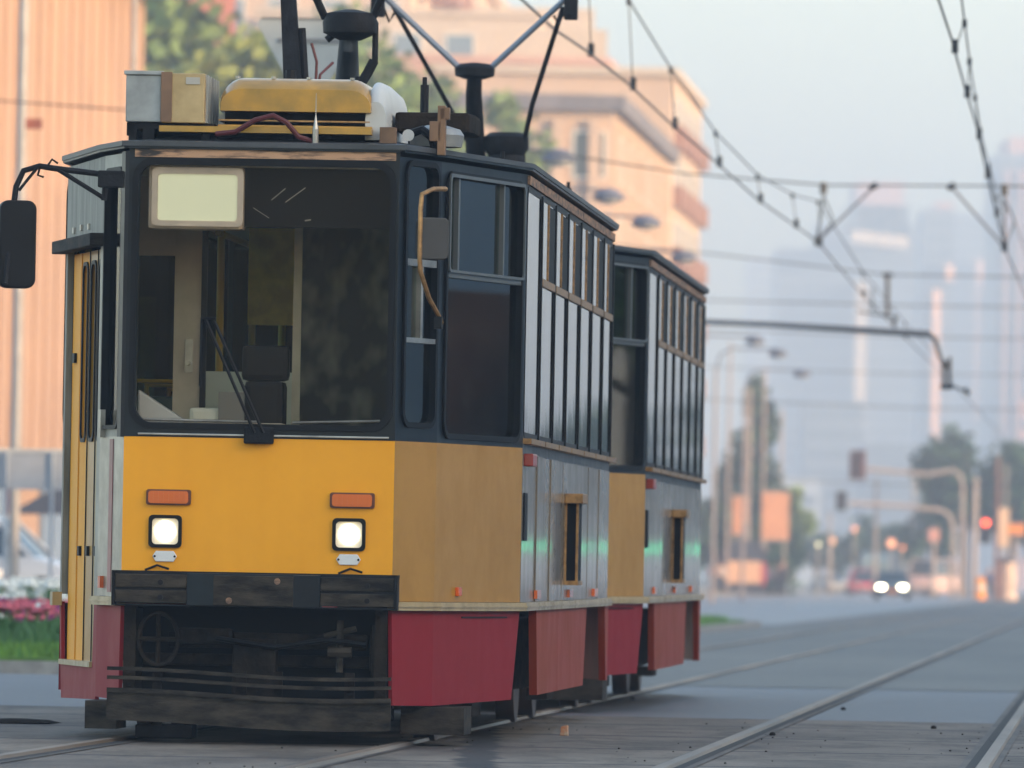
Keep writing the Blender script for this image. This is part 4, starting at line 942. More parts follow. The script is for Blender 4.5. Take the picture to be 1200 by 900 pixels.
# --- street lamps: disc heads on arms, left of the street
lampm = mat('lamp_grey_paint', (0.12, 0.13, 0.17), .5)
polem = mat('galvanised_pole', (0.34, 0.32, 0.31), .55, .2, var=.15)
pinkp = mat('sunlit_concrete_pole', (0.36, 0.31, 0.30), .8)
order = ['nearest', 'second', 'third', 'fourth', 'fifth', 'sixth', 'seventh']
for k, (px, py) in enumerate(((655, 183), (713, 228), (757, 259), (801, 300), (885, 398), (912, 413), (940, 437))):
    Y = solveY(px, py, 9.0); p = P(px, py, Y); g = G(Y)
    t = thing('street_lamp', (p.x - 2.2, Y, g), 0, order[k] + ' of the disc shaped street lamps receding along the left side of the street', 'street lamp', 'street lamps along the street')
    h = p.z - g
    MB().tube([(0, 0, 0), (0, 0, h - .6)], [.075, .05], 10).build('pole', pinkp if k > 3 else polem, t, smooth=True)
    MB().tube([(0, 0, h - .65), (.15, 0, h - .1), (.6, 0, h + .12), (2.1, 0, h + .1)], .035, 8).build('arm', lampm, t, smooth=True)
    MB().lathe([(.06, .14), (.16, .12), (.34, -.02), (.36, -.08), (.30, -.12)], (2.2, 0, h), 18).build('lamp_head', lampm, t, smooth=True)
    MB().lathe([(.28, -.121), (.24, -.17), (.10, -.21)], (2.2, 0, h), 16).build('diffuser', refl, t, smooth=True)
# poles at the left
for px, Y, h, r_, nm_, lb in ((16, 150, 12, .085, 'mast', 'grey mast in front of the ribbed building at the left edge'), (146, 190, 14, .055, 'mast', 'thin pale pole rising behind the grey roof boxes')):
    x = tpx(px, Y); t = thing(nm_, (x, Y, G(Y) + .1), 0, lb, 'pole')
    MB().tube([(0, 0, 0), (0, 0, h)], [r_, r_ * .8], 10).build('pole', polem, t, smooth=True)
    MB().box(-.18, .18, -.18, .18, -.1, .05).build('base_plate', polem, t)
    MB().box(.06, .30, -.05, .05, 7.25 if px < 50 else 3, 7.40 if px < 50 else 3.2).build('bracket', brickm, t)

# --- back of a triangular sign high on a pole
Y = 84; x, z = XZ(363, 22, Y); t = thing('road_sign', (x, Y, G(Y) + .1), 0, 'grey back of a triangular give way sign high behind the taller pantograph', 'sign')
zt = z - G(Y) - .1
pts = [(-.40, zt), (.40, zt), (.43, zt - .05), (.05, zt - .74), (-.05, zt - .74), (-.43, zt - .05)]
fz = F((0, 0), (1, 0))
mb = MB(); poly(mb, fz, pts, 0, .02); mb.build('sign_plate', mat('sign_back_grey', (.34, .37, .38), .5, .2, var=.1), t)
mb = MB(); slab(mb, fz, -.26, .26, zt - .20, zt - .165, .02, .035); slab(mb, fz, -.40, .40, zt - .01, zt + .005, -.01, .03); mb.build('clamp_rail', mat('clamp_grey', (.16, .17, .18), .5), t)
MB().tube([(0, .06, 0), (0, .06, zt)], .035, 8).build('post', polem, t)

# --- overhead line
wirem = mat('overhead_wire', (0.03, 0.03, 0.035), .5, .3)
insm = mat('insulator_black', (0.02, 0.02, 0.02), .4)
def wire_pts(samples, h):
    out = []
    for px, py in samples:
        Y = solveY(px, py, h, 120); out.append(P(px, py, Y))
    return out
def lerp_poly(pts, Y):
    for a, b in zip(pts[:-1], pts[1:]):
        if a.y <= Y <= b.y: return a.lerp(b, (Y - a.y) / (b.y - a.y))
    return pts[-1]
def overhead(contact, mess, drops, near, label):
    t = thing('overhead_line', (contact[0].x, contact[0].y, 0), 0, label, 'overhead line', 'overhead lines over the two tracks')
    o = Vector(t.location)
    ext = contact[0] + (contact[0] - contact[1]) / (contact[0].y - contact[1].y) * (near - contact[0].y)
    ext2 = mess[0] + (mess[0] - mess[1]) / (mess[0].y - mess[1].y) * (near - mess[0].y)
    c = [ext] + contact; m_ = [ext2] + mess
    MB().tube([p - o for p in c], .011, 6).build('contact_wire', wirem, t); MB().tube([p - o for p in m_], .009, 6).build('messenger_wire', wirem, t)
    for Y in drops:
        a, b = lerp_poly(c, Y), lerp_poly(m_, Y)
        if abs(a.x - b.x) > .25:
            for q in (a, b): MB().tube([q - o + Vector((0, -.05, -.03)), q - o + Vector((0, .1, .05))], .03, 6).build('wire_clamp', wirem, t)
            continue
        MB().tube([a - o, b - o], .006, 5).tube([a - o + Vector((0, 0, -.02)), a - o + Vector((0, 0, .10))], .03, 6).tube([b - o + Vector((0, 0, -.05)), b - o + Vector((0, 0, .02))], .022, 6).build('dropper', wirem, t)
    return c, m_
cl = wire_pts([(612, 0), (652, 36), (685, 58), (735, 97), (785, 144), (838, 189), (887, 233), (958, 283), (1010, 345), (1060, 395), (1105, 438), (1165, 500), (1190, 540)], 5.5)
def yat(pts, px):
    for a, b in zip(pts[:-1], pts[1:]):
        pa, pb = 600 + FPX * a.x / a.y, 600 + FPX * b.x / b.y
        if min(pa, pb) <= px <= max(pa, pb): return a.y + (b.y - a.y) * (px - pa) / (pb - pa)
    return pts[0].y
ml_pts = []
for px, pc, py in ((652, 36, -150), (685, 58, -90), (735, 97, 0), (785, 144, 80), (838, 189, 155), (887, 233, 205), (928, 262, 228), (958, 283, 236), (1010, 345, 318), (1060, 395, 378), (1105, 438, 425)):
    ml_pts.append(P(px + .0185 * (pc - py), py, yat(cl, px)))
overhead(cl, ml_pts, [p.y for p in ml_pts[1:-1]], 40, 'sagging contact and messenger wires above the trams, with short droppers between them')
cr = wire_pts([(1100, 0), (1115, 45), (1130, 100), (1145, 150), (1160, 220), (1177, 290), (1197, 335), (1215, 380)], 5.5)
mr_pts = [P(px, py, Y) for px, py, Y in ((1127, 0, 84), (1138, 85, 99), (1150, 160, 117), (1170, 235, 142), (1185, 250, 150), (1215, 330, 185))]
overhead(cr, mr_pts, [88, 96, 105, 115, 127, 140], 40, 'steeper pair of overhead wires at the upper right, above the empty track')

def spanwire(name, pxs, Y, label, r=.012, parts=True):
    """wire across the street"""
    ps = [P(a, b, Y) for a, b in pxs]; t = thing(name, tuple(ps[0]), 0, label, 'span wire'); o = ps[0]
    MB().tube([p - o for p in ps], r, 6).build('wire', wirem, t); return t, o
Y = 147
t, o = spanwire('span_wire', [(-200, 100), (0, 118), (300, 140), (640, 178), (800, 203), (965, 217), (1177, 218), (1400, 222)], Y, 'cross span wire carrying two hanging insulators above both tracks')
for px, py, qx, qy in ((965, 218, 958, 283), (1177, 220, 1177, 290)):
    MB().tube([P(px, py - 4, Y) - o, P(px, py + 9, Y) - o], .05, 8).build('insulator', insm, t, smooth=True)
    MB().tube([P(px, py + 9, Y) - o, P(px, py + 14, Y) - o, P(qx, qy - 6, Y) - o], .015, 6).tube([P(px, py + 12, Y) - o, P(px + 12, py + 40, Y) - o, P(qx, qy, Y) - o], .012, 6).build('hanger', insm, t)
    MB().tube([P(qx, qy - 6, Y) - o, P(qx, qy + 5, Y) - o], .045, 8).build('wire_clamp', insm, t)
    sgn = 1 if px < 1000 else -1
    ex, ey = (1024, 219) if sgn > 0 else (1115, 219)
    MB().tube([P(qx, qy, Y) - o, P(ex, ey, Y) - o], .02, 6).build('steady_arm', lampm, t); MB().tube([P(ex - 5 , ey + 2, Y) - o, P(ex + 4, ey - 3, Y) - o], .045, 8).build('arm_insulator', insm, t)
Y = 225
t, o = spanwire('span_wire', [(700, 285), (830, 297), (1040, 322), (1400, 328)], Y, 'second cross span wire, behind the first, with one long hanging insulator', .014)
MB().tube([P(1040, 320, Y) - o, P(1040, 372, Y) - o], .05, 8).tube([P(1034, 322, Y) - o, P(1046, 322, Y) - o], .05, 6).tube([P(1022, 338, Y) - o, P(1022, 365, Y) - o], .02, 6).build('insulator', insm, t)
MB().tube([P(1005, 365, Y) - o, P(1052, 372, Y) - o], .025, 6).tube([P(1048, 370, Y) - o, P(1048, 382, Y) - o], .05, 6).build('hanger', insm, t)
for k, (ya, yb, Y) in enumerate(((385, 395, 330), (430, 438, 420), (352, 358, 300), (560, 568, 420), (468, 478, 380))):
    spanwire('span_wire', [(700, ya - 8), (830, ya), (1060, yb), (1350, yb + 4)], Y, ('faint cross span wire just under the bent bracket arm', 'faint cross span wire midway down the hazy towers', 'faint cross span wire just above the bent bracket arm', 'lowest faint cross span wire, level with the tree tops', 'faint cross span wire below the bracket insulator')[k], .018)
# bracket arm with a drop end
Y = 160; g = G(Y); A = P(735, 369, Y); t = thing('bracket_arm_pole', (A.x, Y, g + .05), 0, 'pole hidden behind the trams whose long dark bracket arm bends down to a black insulator', 'overhead line pole')
o = Vector(t.location)
MB().tube([(0, 0, 0), (0, 0, A.z - g + .6)], [.12, .09], 10).build('pole', polem, t, smooth=True)
MB().tube([P(735, 367, Y) - o, P(825, 377, Y) - o, P(900, 380, Y) - o, P(1000, 386, Y) - o, P(1088, 391, Y) - o, P(1096, 398, Y) - o, P(1102, 418, Y) - o, P(1106, 428, Y) - o], [.04, .04, .042, .05, .05, .045, .035, .03], 8).build('arm', mat('blue_grey_iron', (.06, .075, .10), .5), t, smooth=True)
MB().tube([P(1104, 424, Y) - o, P(1112, 430, Y) - o], .05, 8).tube([P(1106, 428, Y) - o, P(1106, 452, Y) - o], .03, 8).tube([P(1113, 418, Y) - o, P(1113, 454, Y) - o], .03, 8).tube([P(1102, 453, Y) - o, P(1116, 453, Y) - o], .045, 8).tube([P(1116, 453, Y) - o, P(1136, 459, Y) - o], .018, 6).tube([P(1130, 455, Y) - o, P(1136, 462, Y) - o], .04, 8).build('insulator', insm, t, smooth=True)

# --- signals and poles at the far junction
tlb = mat('signal_housing', (.05, .035, .035), .5); tlr = mat('signal_back_brown', (.12, .04, .035), .6)
redlit = emis('red_signal_lit', (1.0, .08, .02), 3.0, (.4, .02, .01))
def signal(par, c, w_, h_, m, lit=None):
    s_ = MB().box(c.x - w_ / 2, c.x + w_ / 2, c.y - .12, c.y + .12, c.z - h_ / 2, c.z + h_ / 2).build('signal_head', m, par, bevel=.03)
    for i in range(3):
        z = c.z + h_ * (.31 - .31 * i)
        MB().cyl((c.x, c.y - .13, z), min(w_, h_ / 3) * .36, (0, -.015, 0), 14).build('lens', redlit if (lit == i) else mat('dark_lens', (.03, .03, .03), .2), s_)
        MB().tube([(c.x, c.y - .12, z + .02), (c.x, c.y - .32, z + .02)], min(w_, h_ / 3) * .42, 12, False).build('visor', tlb, s_)
    return s_
def mast(px, base_y, Y, top, label, arm=None, r=.11, m=pinkp, sig=(), name='signal_mast', cat='traffic light'):
    x = tpx(px, Y); g = G(Y); t = thing(name, (x, Y, g), 0, label, cat); o = Vector(t.location)
    zt = P(px, top, Y).z - g
    if arm:
        ps = [Vector((0, 0, 0)), Vector((0, 0, zt - 1.0)), Vector((-.15, 0, zt - .4)), Vector((-.6, 0, zt - .05))] + [P(a, b, Y) - o for a, b in arm]
        MB().tube(ps, r, 10).build('pole', m, t, smooth=True)
    else: MB().tube([(0, 0, 0), (0, 0, zt)], [r, r * .8], 10).build('pole', m, t, smooth=True)
    for (a, b, w_, h_, mm, lit) in sig: signal(t, P(a, b, Y) - o, w_, h_, mm, lit)
    return t, o
YT = 600
mast(1116, 690, YT, 598, 'curved mast arm holding the smaller of the two hanging traffic lights', arm=[(1060, 593), (995, 590)], r=.13, sig=[(986, 587, .62, 1.15, tlb, None)])
mast(1127, 690, YT + 6, 550, 'straight pale pole with a horizontal arm holding the big brown traffic light', arm=[(1090, 556), (1005, 549)], r=.12, sig=[(1005, 545, .95, 1.75, tlr, None)])
mast(1142, 690, YT + 12, 560, 'thick pale pole just right of the mast arms', r=.2, name='concrete_pole', cat='pole')
mast(1168, 690, YT - 10, 535, 'dark topped pole with a lit red traffic light on its side', r=.13, m=mat('rusty_pole', (.20, .10, .07), .7), sig=[(1155, 622, .7, 1.5, tlb, 0)])
mast(1178, 690, YT + 20, 545, 'thin grey pole right of the dark topped pole', r=.08, m=polem, name='concrete_pole', cat='pole')
mast(1094, 690, YT + 10, 620, 'short pink pole with a small square sign, left of the mast arms', r=.10, name='concrete_pole', cat='pole')
mast(1026, 690, 680, 560, 'pale pole behind the distant car', r=.13, name='concrete_pole', cat='pole')
mast(1070, 690, 720, 545, 'hazy pole above the distant bus', r=.12, m=polem, name='concrete_pole', cat='pole')
mast(972, 690, 700, 600, 'short hazy pole with a round light on top', r=.10, name='concrete_pole', cat='pole')
mast(893, 690, 600, 430, 'tall sunlit pole in front of the poplar', r=.08, name='concrete_pole', cat='pole', arm=None)
mast(876, 690, 590, 455, 'tallest pink pole with two crossbars beside the poplar', r=.10, name='concrete_pole', cat='pole')
mast(914, 690, 640, 480, 'slim pink pole right of the poplar', r=.09, name='concrete_pole', cat='pole')
mast(852, 690, 560, 400, 'pale lamp pole close to the trailing tram', r=.08, name='concrete_pole', cat='pole')
def plate(px0, px1, py0, py1, Y, m, name, label, cat, th=.15, post=True, legs=2):
    x0, x1 = P(px0, 640, Y).x, P(px1, 640, Y).x; z0, z1 = P(px0, py1, Y).z, P(px0, py0, Y).z; g = G(Y)
    t = thing(name, ((x0 + x1) / 2, Y, g), 0, label, cat); hw = (x1 - x0) / 2
    MB().box(-hw, hw, -th, 0, z0 - g, z1 - g).build('panel', m, t, bevel=.02)
    MB().box(-hw - .05, hw + .05, -th - .02, -th + .04, z1 - g, z1 - g + .08).box(-hw - .05, hw + .05, -th - .02, -th + .04, z0 - g - .08, z0 - g).build('frame', polem, t)
    for k in range(legs):
        xx = 0 if legs == 1 else (-hw * .7 + 1.4 * hw * k)
        MB().tube([(xx, .05, 0), (xx, .05, z1 - g - .1)], .06, 8).build('post', polem, t)
    return t
orgm = mat('orange_board', (.55, .28, .16), .6, var=.12, vscale=.8); orgs = mat('amber_sign', (.85, .28, .03), .5)
plate(892, 924, 577, 632, 590, orgm, 'billboard', 'larger orange hoarding below the poplar', 'billboard')
plate(858, 874, 582, 626, 594, orgm, 'billboard', 'smaller orange hoarding left of the larger one', 'billboard')
plate(1170, 1182, 596, 640, 596, mat('cream_board', (.70, .50, .35), .6), 'signboard', 'cream board on the pole beside the red traffic light', 'sign', legs=1)
plate(1180, 1200, 614, 626, 592, orgs, 'direction_sign', 'amber direction sign at the right edge', 'sign', legs=1)
plate(1088, 1100, 620, 634, 606, mat('pink_sign', (.6, .3, .25), .6), 'small_sign', 'small square pink sign on the short pole', 'sign', legs=1)
x = tpx(1150, 590); t = thing('bollard', (x, 590, G(590)), 0, 'bright orange keep left bollard at the foot of the traffic lights', 'bollard')
MB().lathe([(.34, 0), (.34, .12), (.27, .16), (.27, 1.15), (.22, 1.28), (.05, 1.33)], (0, 0, 0), 16).build('body', mat('orange_plastic', (.95, .36, .02), .4), t, smooth=True); MB().lathe([(.275, .55), (.28, .6), (.28, .8), (.275, .85)], (0, 0, 0), 16).build('band', refl, t)
x = tpx(1181, 585); t = thing('advertising_column', (x, 585, G(585)), 0, 'pale round advertising column at the right edge beside the orange bollard', 'advertising column')
MB().lathe([(.62, 0), (.62, .25), (.52, .3), (.52, 2.15)], (0, 0, 0), 20).build('drum', mat('pale_poster', (.62, .46, .38), .7, var=.3, vscale=2), t, smooth=True); MB().lathe([(.6, 2.15), (.6, 2.3), (.3, 2.5), (.05, 2.55)], (0, 0, 0), 20).build('cap', slate, t, smooth=True)
# round far lights
def roundlamp(px, py, Y, r, col, st, label, name='signal_lamp'):
    p = P(px, py, Y); g = G(Y); t = thing(name, (p.x, Y, g), 0, label, 'lamp')
    MB().tube([(0, .1, 0), (0, .1, p.z - g)], .05, 8).build('post', polem, t)
    MB().lathe([(r * .3, -r), (r * .8, -r * .6), (r, 0), (r * .8, r * .6), (r * .3, r)], (0, 0, p.z - g), 14).build('globe', emis('globe_' + str(len(MATS)), col, st * .22, col), t, smooth=True)
roundlamp(1044, 637, 640, .28, (1, .42, .22), 1.6, 'large round orange light above the distant car')
roundlamp(1057, 642, 650, .15, (1, .35, .15), 1.4, 'small orange light right of the large round one')
roundlamp(1001, 620, 700, .20, (1, .45, .3), 1.2, 'faint orange light high over the bushes')
roundlamp(975, 634, 700, .22, (1, .55, .35), .9, 'faint peach light on the short hazy pole')
roundlamp(959, 638, 560, .10, (1, .95, .6), 3.0, 'small pale yellow light left of the bushes')

# --- vehicles
tyre = mat('tyre', (.02, .02, .022), .8); cglass = mat('car_glass', (.03, .05, .07), .08, spec=.8); rimm = mat('rim', (.35, .35, .36), .35, .6)
def carv(x, y, rz, paint, label, L=4.3, W=1.75, Hh=1.45, lights=False, name='parked_car', cat='car', van=False, gz=0.0, belt=.92, lit=None):
    t = thing(name, (x, y, G(y) + gz), rz, label, cat); hw = W / 2
    # nose points to -y
    zr = Hh
    prof = [(0.0, .35), (0.02, .62), (.12, .72), (1.05, belt - .02), (L - .5, belt), (L - .03, belt - .08), (L, .4), (L - .1, .28), (.1, .25)]
    if van: prof = [(0.0, .35), (0.02, .8), (.1, .95), (.5, belt + .05), (L - .05, belt + .05), (L, .4), (L - .1, .28), (.1, .25)]
    MB().prism([(-hw, p, z) for p, z in prof], (W, 0, 0)).build('body', paint, t, bevel=.06, smooth=True)
    fy, fy2, ry2, ry = (1.05, 1.75, L - 1.25, L - .55) if not van else (.5, .95, L - .25, L - .08)
    a = [(-hw + .05, fy, belt - .03), (hw - .05, fy, belt - .03), (hw - .05, ry, belt - .03), (-hw + .05, ry, belt - .03)]
    b = [(-hw + .2, fy2, zr), (hw - .2, fy2, zr), (hw - .2, ry2, zr), (-hw + .2, ry2, zr)]
    MB().hexa(a, b).build('cabin', cglass, t, bevel=.04, smooth=True)
    MB().hexa([(-hw + .19, fy2 - .05, zr - .03), (hw - .19, fy2 - .05, zr - .03), (hw - .19, ry2 + .05, zr - .03), (-hw + .19, ry2 + .05, zr - .03)], [(-hw + .24, fy2 + .05, zr + .03), (hw - .24, fy2 + .05, zr + .03), (hw - .24, ry2 - .05, zr + .03), (-hw + .24, ry2 - .05, zr + .03)]).build('roof', paint, t, bevel=.015, smooth=True)
    for s_ in (-1, 1):
        for (p0, p1) in ((0, 0), (1, 1), (.5, .5)):
            lo = a[0 if s_ < 0 else 1]; 
            yb_ = fy + (ry - fy) * p0; yt_ = fy2 + (ry2 - fy2) * p0
            MB().tube([(s_ * (hw - .04), yb_, belt - .02), (s_ * (hw - .19), yt_, zr)], .035, 6).build('pillar', paint, t)
        for wy in (.85, L - .85):
            w_ = MB().tube([(s_ * (hw - .2), wy, .31), (s_ * (hw + .01), wy, .31)], .31, 20).build('wheel', tyre, t, smooth=True)
            MB().tube([(s_ * (hw + .0), wy, .31), (s_ * (hw + .02), wy, .31)], .19, 14).build('rim', rimm, w_)
        MB().box(s_ * (hw - .32) - .18, s_ * (hw - .32) + .18, -.02, .08, .58, .72).build('headlight', lit if lit else refl, t, bevel=.02)
        MB().box(s_ * (hw - .25) - .12, s_ * (hw - .25) + .12, L - .05, L + .02, .6, .78).build('tail_light', mat('tail_red', (.4, .02, .02), .3), t, bevel=.01)
        MB().box(min(s_ * hw, s_ * (hw + .16)), max(s_ * hw, s_ * (hw + .16)), fy + .25, fy + .38, belt, belt + .14).build('door_mirror', paint, t, bevel=.02)
    MB().box(-hw + .25, hw - .25, -.03, .05, .36, .52).build('grille', rubber, t)
    MB().box(-.26, .26, -.045, -.03, .40, .50).build('number_plate', orgs if lights else refl, t)
    return t
hl = emis('far_headlight_lit', (1.0, .90, .62), 9.0, (1, 1, .9))
YC = 520; carv(tpx(1046, YC), YC, R(-3), mat('dark_blue_car_paint', (.05, .09, .13), .3, coat=.5), 'distant dark blue car coming on with both headlights lit', lights=True, name='oncoming_car', lit=hl)
x = tpx(1047, YC)
whitec = mat('white_car_paint', (.42, .46, .52), .25, coat=.5)
Yc = 178
carv(tpx(118, Yc), Yc, R(78), whitec, 'white car parked beyond the tulip bed', L=4.5, Hh=1.62, belt=.98, gz=.1)
carv(tpx(-22, Yc - 4), Yc - 4, R(60), mat('red_car_paint', (.35, .02, .03), .3, coat=.5), 'red car mostly cut off by the left edge beside the white one', gz=.1, L=4.0)
carv(tpx(1078, 660), 660, R(-20), mat('pink_white_bus_paint', (.62, .42, .38), .4), 'pale pink van right of the distant car', L=5.5, W=2.0, Hh=2.4, van=True, belt=1.3, name='van', cat='van')
carv(tpx(1016, 690), 690, R(5), mat('red_van_paint', (.55, .03, .06), .4), 'small red car left of the distant headlights', L=4.0, Hh=1.7, name='far_car')
carv(tpx(985, 760), 760, R(20), mat('grey_car_paint', (.3, .3, .32), .4), 'faint grey car beyond the junction', L=4.2, name='far_car')
carv(tpx(1066, 740), 740, R(15), mat('blue_roof_bus', (.12, .16, .28), .4), 'dark bus behind the pink van', L=9, W=2.5, Hh=3.0, van=True, belt=1.5, name='bus', cat='bus')
carv(27.0, 101, R(-8), mat('white_van_paint', (.66, .70, .76), .3, coat=.5), 'unseen tall white van added under the small trees on the right', L=5.6, W=2.0, Hh=2.7, van=True, belt=1.5, name='parked_van', cat='van')  # out of view, added as the white shape reflected in the corner window
# kiosk with an arched dark roof
Yk = 560; t = thing('kiosk', (tpx(872, Yk), Yk, G(Yk) + .15), 0, 'round roofed dark kiosk with a pale orange shutter among the pedestrians', 'kiosk')
mb = MB(); pts = [(-1.25, 0, 0), (1.25, 0, 0), (1.25, 0, 2.0)] + [(1.25 * math.cos(R(a)), 0, 2.0 + .95 * math.sin(R(a))) for a in range(15, 180, 15)] + [(-1.25, 0, 2.0)]
mb.prism(pts, (0, 2.2, 0)); mb.build('shell', mat('kiosk_dark', (.05, .06, .09), .6), t)
MB().box(-.95, .95, -.06, .0, .55, 1.75).build('shutter', mat('pale_orange_shutter', (.72, .45, .30), .5, var=.1), t, bevel=.2)
MB().box(.98, 1.2, -.06, 0, .5, 1.7).build('side_strip', mat('red_strip', (.5, .04, .06), .5), t)
MB().tube([(0, 1, 2.9), (0, 1, 3.9)], .12, 8).build('finial', slate, t)

# added green light panel, out of view: it makes the glints on the trams' sides
t = thing('green_glint_panel', (49, 500, 1.0), R(-6), 'unseen lit green panel added for the green glints on the trams', 'sign')
MB().box(-4.4, 4.6, 0, .2, .12, .34).build('lit_panel', emis('green_glint_glow', (.02, 1.0, .40), 1.5, (.1, .5, .3)), t); MB().box(-5.1, 5.1, .05, .25, -.08, 0).box(-5.1, 5.1, .05, .25, .5, .58).build('frame', slate, t)
for q in (-4, 4): MB().tube([(q, .3, -2.2), (q, .3, .4)], .08, 8).build('post', polem, t)
# --- people, small and far
def person(px, Y, rz, top, trouser, label, stride=.18, h=1.75, bag=None):
    s = h / 1.75; x = tpx(px, Y); t = thing('person', (x, Y, G(Y) + .14), rz, label, 'person')
    J = {'pel': (0, 0, .93), 'ch': (0, .0, 1.25), 'sh': (0, 0, 1.42), 'nk': (0, -.01, 1.52), 'hd': (0, -.03, 1.62), 'ht': (0, -.02, 1.73),
         'hL': (-.09, 0, .88), 'kL': (-.10, -stride * .6, .50), 'aL': (-.10, -stride, .09), 'tL': (-.10, -stride - .17, .035),
         'hR': (.09, 0, .88), 'kR': (.10, stride * .1, .48), 'aR': (.10, stride, .11), 'tR': (.10, stride - .15, .03),
         'sL': (-.18, 0, 1.40), 'eL': (-.24, .06 + stride * .3, 1.12), 'wL': (-.24, -.02 + stride * .5, .88), 'fL': (-.24, -.04 + stride * .5, .79),
         'sR': (.18, 0, 1.40), 'eR': (.24, .04 - stride * .3, 1.12), 'wR': (.24, -.10 - stride * .5, .90), 'fR': (.24, -.13 - stride * .5, .81)}
    rad = {'pel': .15, 'ch': .15, 'sh': .13, 'nk': .06, 'hd': .10, 'ht': .075, 'hL': .10, 'hR': .10, 'kL': .065, 'kR': .065, 'aL': .045, 'aR': .045, 'tL': .04, 'tR': .04, 'sL': .07, 'sR': .07, 'eL': .05, 'eR': .05, 'wL': .035, 'wR': .035, 'fL': .04, 'fR': .04}
    E_ = [('pel', 'ch'), ('ch', 'sh'), ('sh', 'nk'), ('nk', 'hd'), ('hd', 'ht'), ('pel', 'hL'), ('hL', 'kL'), ('kL', 'aL'), ('aL', 'tL'), ('pel', 'hR'), ('hR', 'kR'), ('kR', 'aR'), ('aR', 'tR'), ('sh', 'sL'), ('sL', 'eL'), ('eL', 'wL'), ('wL', 'fL'), ('sh', 'sR'), ('sR', 'eR'), ('eR', 'wR'), ('wR', 'fR')]
    ks = list(J); me = bpy.data.meshes.new('body'); me.from_pydata([tuple(c * s for c in J[k]) for k in ks], [(ks.index(a), ks.index(b)) for a, b in E_], []); me.update()
    o = bpy.data.objects.new('body', me); COL.objects.link(o); o.parent = t
    m = o.modifiers.new('skin', 'SKIN'); me.skin_vertices[0].data[0].use_root = True
    for i, k in enumerate(ks): me.skin_vertices[0].data[i].radius = (rad[k] * s, rad[k] * s * (.75 if k in ('pel', 'ch', 'sh') else 1))
    o.modifiers.new('sub', 'SUBSURF').levels = 1; o.modifiers['sub'].render_levels = 2
    me.materials.append(mat('skin', (.5, .28, .2), .6))
    # clothing shells
    MB().lathe([(.17, .86), (.19, 1.0), (.175, 1.15), (.20, 1.35), (.16, 1.45), (.07, 1.50)], (0, 0, 0), 14).build('jacket', top, t, smooth=True).scale = (s, s * .75, s)
    mb = MB()
    for q in ('L', 'R'): mb.tube([Vector(J['s' + q]) * s, Vector(J['e' + q]) * s, Vector(J['w' + q]) * s], [.085 * s, .066 * s, .05 * s], 10)
    mb.build('sleeves', top, t, smooth=True)
    mb = MB()
    for q in ('L', 'R'): mb.tube([Vector((J['h' + q][0], 0, .95)) * s, Vector(J['k' + q]) * s, Vector(J['a' + q]) * s], [.12 * s, .085 * s, .062 * s], 10)
    mb.build('trousers', trouser, t, smooth=True)
    MB().lathe([(.02, 1.76), (.075, 1.735), (.105, 1.68), (.10, 1.62), (.06, 1.58)], (0, .02, 0), 12).build('hair', mat('dark_hair', (.03, .02, .015), .7), t, smooth=True).scale = (s, s, s)
    for q in ('L', 'R'):
        a = Vector(J['a' + q]) * s; b_ = Vector(J['t' + q]) * s; MB().tube([a + Vector((0, .05, -.04)), b_ + Vector((0, -.02, 0))], [.05, .042], 8).build('shoe', rubber, t, smooth=True)
    return t
dk = mat('dark_coat', (.03, .035, .06), .8); dkt = mat('dark_trousers', (.02, .025, .04), .8)
person(918, 545, R(20), dk, dkt, 'person in a dark coat walking right of the kiosk')
person(910, 560, R(160), mat('grey_jacket', (.2, .2, .22), .8), dkt, 'person in a grey jacket beside the one in the dark coat', .1, 1.68)
person(845, 555, R(10), mat('pale_jacket', (.5, .4, .36), .8), dkt, 'person in a pale jacket near the rear of the trailing tram', .12, 1.7)
person(836, 575, R(-30), mat('rust_jacket', (.45, .18, .10), .8), dkt, 'person in a rust jacket closest to the trailing tram', .14, 1.72)
person(897, 570, R(0), mat('purple_jacket', (.16, .10, .20), .8), dkt, 'person in a purple jacket right of the kiosk wall', .1, 1.66)
person(1160, 588, R(0), mat('blue_jacket', (.08, .12, .25), .8), dkt, 'person in a blue jacket standing by the orange bollard', .05, 1.7)

# --- left: panel on posts, wall, arch
Y = 148; t = thing('hoarding', (tpx(36, Y), Y, G(Y) + .1), 0, 'long grey panel carried on thin posts in front of the ribbed building', 'hoarding')
z0, z1 = P(36, 574, Y).z - G(Y) - .1, P(36, 530, Y).z - G(Y) - .1
MB().box(-1.5, .9, -.05, 0, z0, z1).build('panel', mat('grey_panel', (.30, .32, .36), .6, var=.1), t)
MB().box(-1.5, .9, -.07, .02, z1, z1 + .05).build('top_rail', mat('pale_rail', (.45, .45, .44), .5), t)
for px in (-30, 6, 60, 92): MB().tube([(tpx(px, Y) - tpx(36, Y), -.09, 0), (tpx(px, Y) - tpx(36, Y), -.09, z1)], .028, 8).build('post', mat('post_blue_grey', (.28, .32, .38), .5), t)
t = thing('wall_lamp', tuple(P(14, 586, 152)), 0, 'small dark red alarm box hanging on the hoarding post at the left edge', 'box')
MB().box(-.07, .07, -.06, .06, -.20, .20).build('case', mat('dark_red_box', (.22, .03, .03), .5), t, bevel=.02); MB().box(-.09, .09, -.08, .02, .20, .24).build('lid', slate, t)
Y = 190; t = thing('tent', (tpx(66, Y), Y, G(Y) + .12), 0, 'dark slanted awning behind the white car', 'awning')
MB().prism([(-.9, 0, 1.75), (.9, 0, 1.75), (.9, 0, 2.65), (.5, 0, 2.55), (-.3, 0, 2.1)], (0, 1.5, 0)).build('canvas', mat('dark_canvas', (.05, .06, .09), .8), t)
for q in (-.85, .85): MB().tube([(q, .1, 0), (q, .1, 1.8)], .03, 6).build('leg', polem, t)

